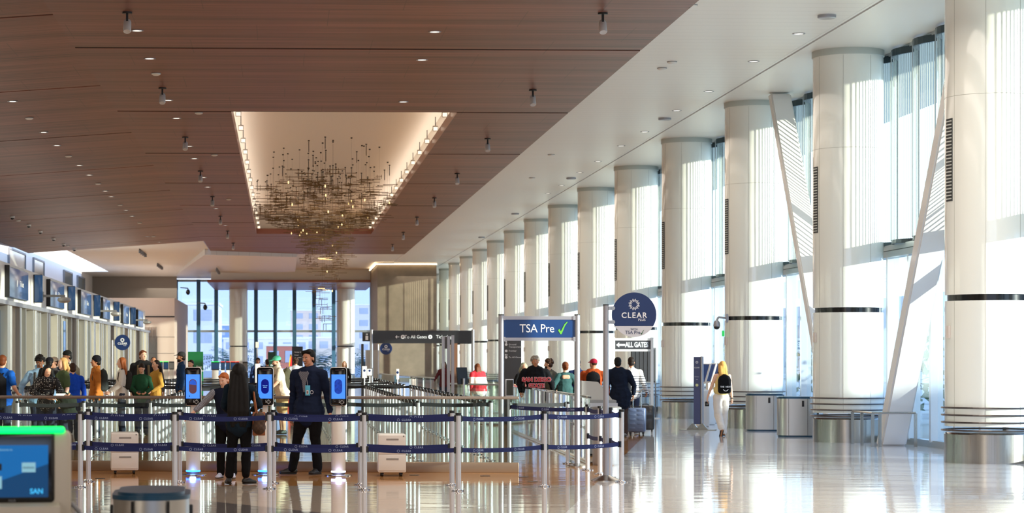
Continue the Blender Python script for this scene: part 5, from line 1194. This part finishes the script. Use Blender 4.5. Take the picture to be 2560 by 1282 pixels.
# ---------------------------------------------------------------- CCTV on the column
y=colY(1)-.0; t=thing('security_camera','grey dome security camera on an arm at the third column','camera',(XC-RC-.0,colY(1)-.15,2.66)); MB().box(-.01,.05,-.06,.06,-.05,.16).out('wall_plate',ALUW,t); MB().tube([(0,0,.06),(-.20,0,.08),(-.24,0,.0)],.025).out('arm',ALUW,t); MB().lathe([(.04,.0),(.075,-.05),(.085,-.12),(.08,-.15)],c=(-.24,0,0)).out('housing',ALUW,t); MB().ell((-.24,0,-.155),(.075,.075,.07)).out('dome',mat('dark_dome',(26,28,34),.08),t)
MB().box(-.03,.03,-.01,.01,-.07,.07).out('exit_sign',mat('exit_green',(40,190,90),.4,emit=(40,190,90),es=.8),None,label='small green sign on the edge of the third column',cat='sign',loc=(XC-RC-.08,colY(1)-.15,2.34))
y=colY(4); t=thing('security_camera','small dome camera near the sixth column','camera',(XC-RC-.0,colY(4)-.15,2.66)); MB().box(-.01,.05,-.06,.06,-.05,.16).out('wall_plate',ALUW,t); MB().tube([(0,0,.06),(-.22,0,.06)],.025).out('arm',ALUW,t); MB().ell((-.24,0,-.05),(.08,.08,.11)).out('dome',MATS['dome_grey'],t)
# ---------------------------------------------------------------- far check-in area
for i,(px,py,w,d,nm) in enumerate(((402,909,10,118,'green'),(415,909,13,118,'green'),(429,909,13,118,'dark'),(538,911,20,112,'green'),(557,911,10,112,'red'),(570,911,10,112,'red'),(583,910,13,112,'red'),(594,911,8,112,'red'),(613,912,13,105,'dark'))):
    x,y=P(px,d); z=ZP(py-.0,d); t=thing('check_in_kiosk','far check-in kiosk with %s top light, %s'%(nm,['left one of three by the tan wall','middle one of three by the tan wall','right one of three by the tan wall','leftmost of the row before the windows','second of the row before the windows','third of the row before the windows','fourth of the row before the windows','last of the row before the windows','standing alone in grey before the windows'][i]),'kiosk',(x,y,0),0,'far check-in kiosks'); ww=w*d/FP/2
    MB().box(-ww,ww,-.03,.05,1.16,1.56,bev=.01).out('screen_case',BLACK,t); MB().box(-ww+.02,ww-.02,-.035,-.03,1.20,1.52).out('screen',DKSCR if nm!='dark' else GREYP,t); MB().box(-ww,ww,-.04,.05,1.56,1.59).out('top_light',mat('kl_'+nm,{'green':(30,200,80),'red':(200,60,50),'dark':(90,90,90)}[nm],.4,emit={'green':(20,220,80),'red':(230,50,40),'dark':(0,0,0)}[nm],es=1.5),t); MB().box(-ww*.8,ww*.8,0,.3,0,1.16).out('pedestal',PEARL,t)
def totem(label,px0,px1,py,d,m,lines,cat='sign',base=.0):
    (ax,ay),(bx,by)=P(px0,d),P(px1,d); L=math.hypot(bx-ax,by-ay); t=thing('sign_totem',label,cat,(ax,ay,0),math.atan2(by-ay,bx-ax)); z=ZP(py,d); MB().box(0,L,-.04,.04,base,z).out('totem_body',m,t); MB().box(-.05,L+.05,-.15,.15,0,.03).out('base',GREYP,t)
    for s_,q,sz in lines: text('sign_lettering',s_,sz,(.10,-.043,z-q),WLET,t,align='LEFT',off=.002)
    return t
GS=mat('green_sign',(22,112,64),.4); GS2=mat('deep_green_sign',(14,62,44),.4)
totem('green Bag Check totem at left, half behind the taller Drop Tagged Bag totem',470,487,879,84,GS,(('Not',.52,.11),('Check',.68,.10)))
totem('green Drop Tagged Bag totem left of the far window column',484,508,879,82,GS,(('Drop',.56,.10),('Tagged',.70,.10),('Bag',.84,.10)))
t=totem('dark green Drop Bag totem behind the mint-capped person',670,689,880,84,GS2,(('Drop',.5,.09),('Bag',.64,.09)))
totem('black direction totem with white writing behind the smiling employee',730,757,866,88,SIGNBLK,(('Passenger Gates',.22,.05),('Ground',.34,.05),('Transportation',.44,.045)))
x,y=P(733,92); b=MB(); b.prism([(-.25,0),(.0,0),(.0,1.95),(-.10,1.75),(-.16,1.3),(-.22,.9)],-.02,.02); b.out('colour_banner',mat('banner_red',(214,48,56),.5),None,label='red and yellow curved banner behind the black totem',cat='banner',loc=(x,y,0))
x,y=P(722,92.2); b=MB(); b.prism([(-.12,0),(.05,0),(.12,1.9),(.05,1.9),(-.02,1.2)],-.02,.02); b.out('colour_banner',mat('banner_yellow',(236,190,50),.5),None,label='yellow strip banner beside the red one behind the black totem',cat='banner',loc=(x,y,0))
x,y=P(644,75); t=thing('white_panel_sign','white upright sign panel in front of the navy-jacketed far person','sign',(x,y,0)); MB().box(-.09,.09,-.02,.02,.9,1.55,bev=.02).out('panel',WHITE,t); MB().box(-.02,.02,0,.03,0,.9).out('post',ALU,t)
x,y=P(643,95); t=thing('pole_display','slim post with a white box on top before the far windows','post',(x,y,0)); MB().box(-.025,.025,-.025,.025,0,2.2).out('post',ALU,t); MB().box(-.07,.07,-.06,.06,2.2,2.45).out('display_box',WHITE,t)
for i,(px,py,w,h,d) in enumerate(((911,930,12,30,70),(924,930,15,20,74),(994,935,7,26,66))):
    x,y=P(px,d); z=ZP(py,d); s=d/FP; t=thing('small_notice_sign',('white notice with blue oval at the left of the far queue','framed white notice beside the far queue','narrow white notice standing in the far queue')[i],'sign',(x,y,0)); MB().box(-w*s/2,w*s/2,-.012,.012,z-h*s/2,z+h*s/2,bev=.004).out('notice_frame',WHITE if i!=1 else BLACK,t); MB().box(-w*s*.4,w*s*.4,-.016,-.012,z-h*s*.42,z+h*s*.42).out('notice_sheet',WHITE,t); MB().cyl((0,-.018,z+.05),(0,-.016,z+.05),.04,n=14).out('notice_symbol',NAVYS,t); MB().cyl((0,0,0),(0,0,z-h*s/2),.018,n=8).out('pole',ALU,t)
# tilted tall frames (open doors) right of centre
t=thing('door_frames','three tall narrow aluminium frames seen edge-on before the maroon top','frame',(*P(1118,58),0),R(0))
for i,(px,zt) in enumerate(((1108,ZP(842,58)),(1121,ZP(840,58)),(1132,ZP(838,58)))):
    x=(px-1118)*58/FP; MB().box(x-.035,x+.035,-.06,.06,0,zt).out('upright',ALUW,t)
MB().box(-.11,.02,.05,.08,1.98,2.30).out('top_panel',GREYP,t)
t=thing('tilted_monitor','black tilted monitor beside the red and white sweater','monitor',(*P(1165,58),0),R(30)); MB().box(-.16,.16,-.02,.02,1.05,1.50,M=Matrix.Rotation(R(-8),4,'X')).out('monitor_case',BLACK,t); MB().cyl((0,.1,0),(0,.1,1.2),.03).out('stand',ALU,t)
t=thing('tall_black_panel','tall thin black panel at the left end of the far queue','panel',(*P(906,72),0)); MB().box(-.035,.035,-.15,.15,.0,2.2).out('panel',BLACK,t)
t=thing('counter_booth','pale upright booth panel under the small round navy sign','booth',(*P(932,96),0)); MB().box(-.28,.22,-.04,.04,0,2.1).out('booth_panel',mat('booth',(176,172,166),.4),t); MB().box(.24,.28,-.05,.05,0,2.1).box(-.32,-.28,-.05,.05,0,2.1).out('booth_post',ALU,t)
x,y=P(1135,135); t=thing('planter_shelf','tall brown cabinet with a plant on top near the far columns','cabinet',(x,y,0)); MB().box(-.18,.20,-.2,.2,0,2.98).out('cabinet_body',mat('brown_cab',(112,72,46),.5),t)
b=MB()
for i in range(50):
    a=rnd.uniform(0,6.28); q=rnd.uniform(0,.2); c=Vector((q*math.cos(a),q*math.sin(a),3.0+rnd.uniform(0,.35))); v=[b.bm.verts.new(c+Vector(p)*.09) for p in ((-1,0,0),(0,0,.6),(1,0,.2),(0,.3,-.5))]; b.bm.faces.new(v)
b.out('plant',mat('plant_dark',(70,60,44),.6),t)
# ---------------------------------------------------------------- chandelier
cxx,cyy=1.55,87.0
ch=thing('chandelier','large suspended chandelier of hundreds of small brass rods in the ceiling light well','chandelier',(cxx,cyy,8.95)); rc=random.Random(11)
wires=MB(); stuffb=MB(); lamps=[]; els=[]
for i in range(720):
    a=rc.uniform(0,2*math.pi); q=rc.random()**.5
    X,Y=2.65*q*math.cos(a),15.5*q*math.sin(a)
    if i%3==0: q*=.42; X*=.42; Y*=.42
    dep=1.3*(1-q)+3.9*max(0,1-q/.45); t_=rc.random(); Z=-.95-.5*rc.random()-t_*dep
    X+=.05*max(0,-Z-1.5)
    els.append((X,Y,Z,q))
els.sort(key=lambda e:e[1])
def rod(mb,X,Y,Z,rc):
    L=rc.choice((.22,.3,.42,.6,.8))*.9; g=rc.choice((.06,.09,.13)); al=rc.uniform(-.12,.12) if rc.random()<.85 else rc.choice((1.57,.5,-.5)); c,s=math.cos(al),math.sin(al); n=rc.choice((1,2,2,3)); rr_=.009
    for j in range(n):
        of=rc.uniform(-.12,.12); l=L*rc.uniform(.6,1); z=Z-j*g
        mb.box(-l/2,l/2,-rr_,rr_,-rr_,rr_,M=Matrix.Translation((X+of*c,Y+of*s,z))@Matrix.Rotation(al,4,'Z'))
    if n>1 and rc.random()<.45:
        for q in(-1,1): mb.box(-rr_*.8,rr_*.8,-rr_*.8,rr_*.8,-(n-1)*g-.03,.05,M=Matrix.Translation((X+q*L*.28*c,Y+q*L*.28*s,Z)))
for i,(X,Y,Z,q) in enumerate(els):
    if i<100: mb=MB(); rod(mb,X,Y,Z,rc); mb.out('brass_rods',BRASS,ch)
    else: rod(stuffb,X,Y,Z,rc)
    if i%4==0:
        wires.box(X-.0014,X+.0014,Y-.0014,Y+.0014,Z,0); wires.box(X-.03,X+.03,Y-.01,Y+.01,-.04,0); 
        if rc.random()<.35: wires.box(X-.012,X+.012,Y-.012,Y+.012,-.40,-.05)
    if i%26==0: lamps.append((X,Y,Z-.18))
stuffb.out('brass_rods',BRASS,ch,kind='stuff'); wires.out('suspension_wires',mat('wire_dark',(70,64,58),.4,.6),ch,kind='stuff')
b=MB()
for X,Y,Z in lamps: b.ell((X,Y,Z),(.022,.022,.05),n=8)
b.out('candle_lamps',mat('candle_lamp',(255,230,180),.3,emit=(255,214,140),es=2),ch,kind='stuff')
for z0,z1,w in ((-4.2,-6.05,.10),(-4.8,-6.35,.0)): 
    m=MB(); X=w
    for j in range(4): z=-4.9-j*.32; m.box(X-.14+.06*j,X+.12+.06*j,-.01,.01,z-.01,z+.01); m.box(X-.14+.06*j,X-.12+.06*j,-.01,.01,z-.25,z); 
    m.box(X-.002,X+.002,-.002,.002,z1,0); m.out('tip_rods',BRASS,ch)
# ---------------------------------------------------------------- ceiling fittings
def on_ceiling(px,py,zc=8.0):
    """point where the view ray meets the wood or white ceiling"""
    tx=(px-900)/FP; tz=-(py-898)/FP
    dx,dy=tx*cP+sP, cP-tx*sP    # per unit depth
    d=(zc-CH)/tz
    if dx*d<XL and zc<8.02:   # sloping wing  z=8-SL*(XL-X)
        # CH+tz d = 8-SL*(XL-dx d)
        d=(8-SL*XL-CH)/(tz-SL*dx); z=CH+tz*d; return dx*d,dy*d,z
    return dx*d,dy*d,zc
def where(px,py): return 'counted by its place %s, %s'%(('far left','left','left of centre','right of centre','right')[min(4,int(px/420))],'')
DLM=mat('downlight_lens',(255,250,240),.3,emit=(255,244,226),es=2.2)
def downlight_proto():
    r=thing('downlight','x','downlight'); MB().lathe([(.125,0),(.125,-.012),(.095,-.012),(.09,0)],n=20).out('trim_ring',ALUW,r); MB().cyl((0,0,-.005),(0,0,-.002),.09,n=20).out('lens',DLM,r); return r
def spot_proto():
    r=thing('ceiling_spotlight','x','spotlight'); MB().cyl((0,0,-.03),(0,0,0),.09,n=16).out('canopy',BLACK,r); MB().box(-.02,.02,-.03,.03,-.20,-.03).out('yoke',BLACK,r); M_=Matrix.Translation((0,0,-.26))@Matrix.Rotation(R(-28),4,'X'); b=MB(); b.lathe([(.055,.13),(.07,.10),(.075,-.10),(.065,-.12),(0,-.11)],n=18); b.xf(M_); b.out('lamp_head',mat('spot_white',(206,204,204),.4),r); return r
def puck_proto():
    r=thing('smoke_detector','x','detector'); MB().lathe([(.10,0),(.10,-.03),(.06,-.05),(0,-.05)],n=18).out('cover',WHITE,r); MB().cyl((0,0,-.01),(0,0,0),.11,n=18).out('back_plate',GREYP,r); return r
def dome_proto():
    r=thing('dome_camera','x','camera'); MB().lathe([(.10,0),(.10,-.06),(.085,-.08)],n=18).out('housing',WHITE,r); MB().ell((0,0,-.08),(.075,.075,.07)).out('dome',MATS['dark_dome'],r); return r
def well_proto():
    r=thing('well_spotlight','x','spotlight'); MB().box(-.012,.012,-.01,.01,-.0,.25).out('bracket',GREYP,r); MB().box(-.075,.075,-.07,.07,-.15,.0,bev=.02,M=Matrix.Rotation(R(12),4,'X')).out('lamp_head',mat('spot_white',(206,204,204),.4),r); MB().box(-.06,.06,-.076,-.07,-.13,-.03,M=Matrix.Rotation(R(12),4,'X')).out('lens',mat('well_lens',(255,240,220),.3,emit=(255,236,210),es=1.2),r); return r
def place(proto,pts,fmt,grp,zc=8.0):
    pr=proto(); bpy.context.view_layer.update()
    zoneN={}
    for i,(px,py) in enumerate(pts):
        x,y,z=on_ceiling(px,py,zc)
        zone='on the sloping wood wing' if (x<XL and zc<8.02) else ('on the wood ceiling left of the light well' if px<700 and zc<8.02 and py>270 else ('on the wood ceiling near the top of the picture' if zc<8.02 and py<=270 and px<1200 else ('on the wood ceiling right of the light well' if zc<8.02 else 'on the white ceiling strip')))
        zoneN[zone]=zoneN.get(zone,0)+1; k=zoneN[zone]
        dup(pr,(x,y,z),0,fmt%((ords[k-1] if k<=15 else 'farther no. '+str(k)).replace('nearest','first'),zone),grp)
    bpy.context.view_layer.update(); hide_proto(pr)
place(downlight_proto,[(343,76),(1087,79),(374,146),(1055,149),(420,250),(1008,254),(441,295),(473,365),(486,396),(508,443),(519,467),(540,521),(563,563),(31,253),(109,330),(142,363),(198,413),(223,437),(263,477),(278,491),(315,525),(330,540),(368,591),(398,605)],'%s bright round downlight %s','downlights in the wood ceiling')
place(spot_proto,[(318,30),(1507,32),(406,219),(1332,224),(463,342),(1219,346),(501,427),(1143,433),(531,491),(1086,494),(551,540),(1042,542),(569,577),(1008,580),(583,607),(981,610)],'%s white spotlight head hanging %s','spotlights on the wood ceiling')
place(puck_proto,[(390,183),(497,281),(536,386),(572,497),(73,294),(171,389),(245,458),(300,511),(349,556),(383,590),(46,550),(170,613)],'%s small white detector disc %s','detectors on the wood ceiling')
place(dome_proto,[(31,540),(72,561),(101,577),(134,595),(159,609),(186,621)],'%s dome camera %s','dome cameras at the far left of the ceiling')
place(downlight_proto,[(1997,84),(1884,153),(1772,228),(1692,276),(1612,329),(1553,364),(1495,403),(1450,431),(1404,463),(1370,483)],'%s downlight %s','downlights in the white ceiling',ZC)
place(puck_proto,[(1680,154),(1655,170),(1378,386),(1729,12),(1330,444)],'%s small white disc %s','detectors on the white ceiling',ZC)
def vent_proto():
    r=thing('ceiling_speaker','x','ceiling speaker'); MB().lathe([(.17,0),(.17,-.05),(.15,-.06)],n=20).out('ring',ALUW,r); MB().cyl((0,0,-.058),(0,0,-.04),.14,n=20).out('cone',mat('speaker_dark',(70,80,78),.5),r); return r
place(vent_proto,[(2067,38),(1662,295),(1428,444),(1288,533),(1204,592)],'%s round grey ceiling speaker %s','ceiling speakers on the white strip',ZC)
pr=well_proto(); bpy.context.view_layer.update()
for k in range(15):
    y=58.8+3.6*k
    for x,sd in ((WX0+.14,'left'),(WX1-.14,'right')): dup(pr,(x,y,8.30),0,'%s small spotlight along the %s edge of the light well, counted from the camera'%(ords[k].replace('nearest','first'),sd),'spotlights around the light well')
hide_proto(pr)
for i,(px,py) in enumerate(((357,628),(400,662),(525,632),(545,662))):
    x,y,z=on_ceiling(px,py,8.1); t=thing('track_lights','short black track of small lamps on the far ceiling, %s'%['leftmost','second from the left','nearer one of the right pair','farther one of the right pair'][i],'track light',(x,y,8.095 if i!=3 else 7.78),R(0)); MB().box(-.03,.03,-3,3,-.04,0).out('track',BLACK,t)
    for j in range(4): MB().cyl((0,-2.4+j*1.6,-.22),(0,-2.4+j*1.6,-.04),.09,n=10).out('lamp_head',GREYP,t)
# ---------------------------------------------------------------- outside beyond the far windows
def bld(label,px,d,w,h,dp,col,name):
    x,y=P(px,d); t=thing('city_building',label,'building',(x,y,-.2)); MB().box(-w/2,w/2,0,dp,0,h).out('building_mass',mat('bld_'+name,col,.7,var=(.05,.1)),t)
    b=MB(); nx=max(2,int(w/3.2)); nz=max(1,int(h/3.3))
    for i in range(nx):
        for j in range(nz): b.box(-w/2+(i+.2)*w/nx,-w/2+(i+.8)*w/nx,-.05,0,(j+.3)*h/nz,(j+.8)*h/nz)
    b.out('window_rows',mat('bldwin',(176,184,198),.4),t); MB().box(-w/2-.2,w/2+.2,-.2,dp,h,h+.4).out('parapet',WHITE,t)
bld('tall pale tower with lit face beyond the far windows',765,700,9.5,17.2,10,(226,206,190),'tower'); bld('pale block right of the chandelier tip, beyond the windows',892,620,8,17,10,(220,214,206),'b2'); bld('low white hall beyond the far windows, left of centre',665,520,20,6.6,12,(230,226,220),'b3'); bld('low wide white block beyond the middle windows',722,560,12,7.2,10,(214,208,204),'b4'); bld('reddish block beyond the middle windows',705,420,6,4.4,8,(196,120,100),'b5'); bld('low pale block beyond the right-hand far panes',810,540,10,7.0,10,(224,210,196),'b6'); bld('angular white hangar roof beyond the left far panes',470,330,9,10,20,(222,224,226),'b7'); bld('blue-grey block beyond the left far panes',553,600,10,11,10,(120,150,190),'b8')
def palm(label,px,d,h,R_,seed):
    x,y=P(px,d); t=thing('palm_tree',label,'palm',(x,y,-.2)); r=random.Random(seed); MB().lathe([(.28,0),(.2,h*.5),(.22,h)],n=12).out('trunk',mat('bark',(90,70,52),.8),t); b=MB()
    for i in range(26):
        a=r.uniform(0,6.28); el=r.uniform(-.1,1.25); pr=None; L=R_*r.uniform(.8,1.1)
        for j in range(14):
            s=j/13; rad=L*s*math.cos(el*(1-s*.5)); z=h+L*s*math.sin(el)-1.1*L*.5*s*s
            c=Vector((rad*math.cos(a),rad*math.sin(a),z))
            if pr is not None:
                tan=(c-pr).normalized(); sd=Vector((-math.sin(a),math.cos(a),0))
                for q in(-1,1):
                    ll=.62*(1-abs(s-.45)*1.2)*R_*.32
                    v=[b.bm.verts.new(pr),b.bm.verts.new(pr+tan*.10),b.bm.verts.new(pr+tan*.45*ll+sd*q*ll-Vector((0,0,ll*.35)))]; b.bm.faces.new(v)
            pr=c
    b.out('frond',mat('palm_leaf',(74,104,96),.6),t)
palm('palm with drooping fronds beyond the left far panes',572,205,1.6,3.4,2); palm('palm with spreading fronds beyond the right-hand far panes',802,190,1.2,4.2,5); palm('palm seen beside the stone-clad block through the last pane',908,214,1.6,4.0,9); palm('small palm beyond the middle far panes',648,215,.8,3.0,12)
for i,(px,py) in enumerate(((470,730),(513,768))):
    x,y=P(px,YF-3); t=thing('window_camera','%s dome camera on an arm high in front of the left far panes'%('nearer','farther')[i],'camera',(x,y,ZP(py,YF-3))); MB().tube([(-.6,0,.35),(0,0,.3),(0,0,.15)],.04).out('arm',GREYP,t); MB().ell((0,0,0),(.17,.17,.22)).out('dome',MATS['dark_dome'],t)
# ================================================================ LIGHT, SKY, CAMERA
w=bpy.data.worlds.new('sky'); SC.world=w; w.use_nodes=True; nt=w.node_tree; bg=nt.nodes['Background']
tc=nt.nodes.new('ShaderNodeTexCoord'); sp=nt.nodes.new('ShaderNodeSeparateXYZ'); nt.links.new(tc.outputs['Generated'],sp.inputs[0]); rp=nt.nodes.new('ShaderNodeValToRGB'); nt.links.new(sp.outputs[2],rp.inputs[0])
e=rp.color_ramp.elements; e[0].position=0.0; e[0].color=(.70,.79,.92,1); e[1].position=.5; e[1].color=(.26,.44,.80,1); q=e.new(.06); q.color=(.52,.66,.90,1)
nt.links.new(rp.outputs[0],bg.inputs[0]); bg.inputs[1].default_value=SKY_S
sl_=bpy.data.lights.new('sun','SUN'); sl_.energy=SUN_E; sl_.color=(1,.90,.76); sl_.angle=R(.6); so=bpy.data.objects.new('sun',sl_); COL.objects.link(so)
az,el=R(SUN_AZ),R(SUN_EL); dirv=Vector((-math.sin(az)*math.cos(el),math.cos(az)*math.cos(el),-math.sin(el))); so.rotation_euler=dirv.to_track_quat('-Z','Y').to_euler()
def area(name,loc,rot,sx,sy,e,col):
    l=bpy.data.lights.new(name,'AREA'); l.shape='RECTANGLE'; l.size=sx; l.size_y=sy; l.energy=e; l.color=col; o=bpy.data.objects.new(name,l); COL.objects.link(o); o.location=loc; o.rotation_euler=rot; return o
# cove light of the well shines onto its soffit, added fill lamps brighten the hall
area('cove_lamp',(WX0-.1,83,8.36),(R(180),0,0),.15,52,COVE_E,(1,.90,.80)); area('cove_lamp',(WX1+.1,83,8.36),(R(180),0,0),.15,52,COVE_E,(1,.90,.80))
for x in (-9,2,9):
    for y in (0,25,50,75,100,125,150,168): area('fill_lamp',(x,y,7.2),(0,0,0),3,20,FILL_E*(2.6 if y<=25 else 1),(1,.90,.78))  # added fill, not real fittings; rows nearest the camera stronger for the foreground
cam=bpy.data.cameras.new('camera'); co=bpy.data.objects.new('camera',cam); COL.objects.link(co); SC.camera=co
co.location=(0,0,CH); co.rotation_euler=(R(90),0,-PSI); cam.sensor_width=36; cam.sensor_fit='HORIZONTAL'; cam.lens=FP/2560*36; cam.shift_x=380/2560; cam.shift_y=257/2560; cam.clip_end=3000; cam.clip_start=.1
cam.dof.use_dof=True; cam.dof.focus_distance=36; cam.dof.aperture_fstop=4.0
vs=SC.view_settings; vs.view_transform='Standard'; vs.look='None'; vs.exposure=EXPO; vs.gamma=1; vs.use_curve_mapping=False
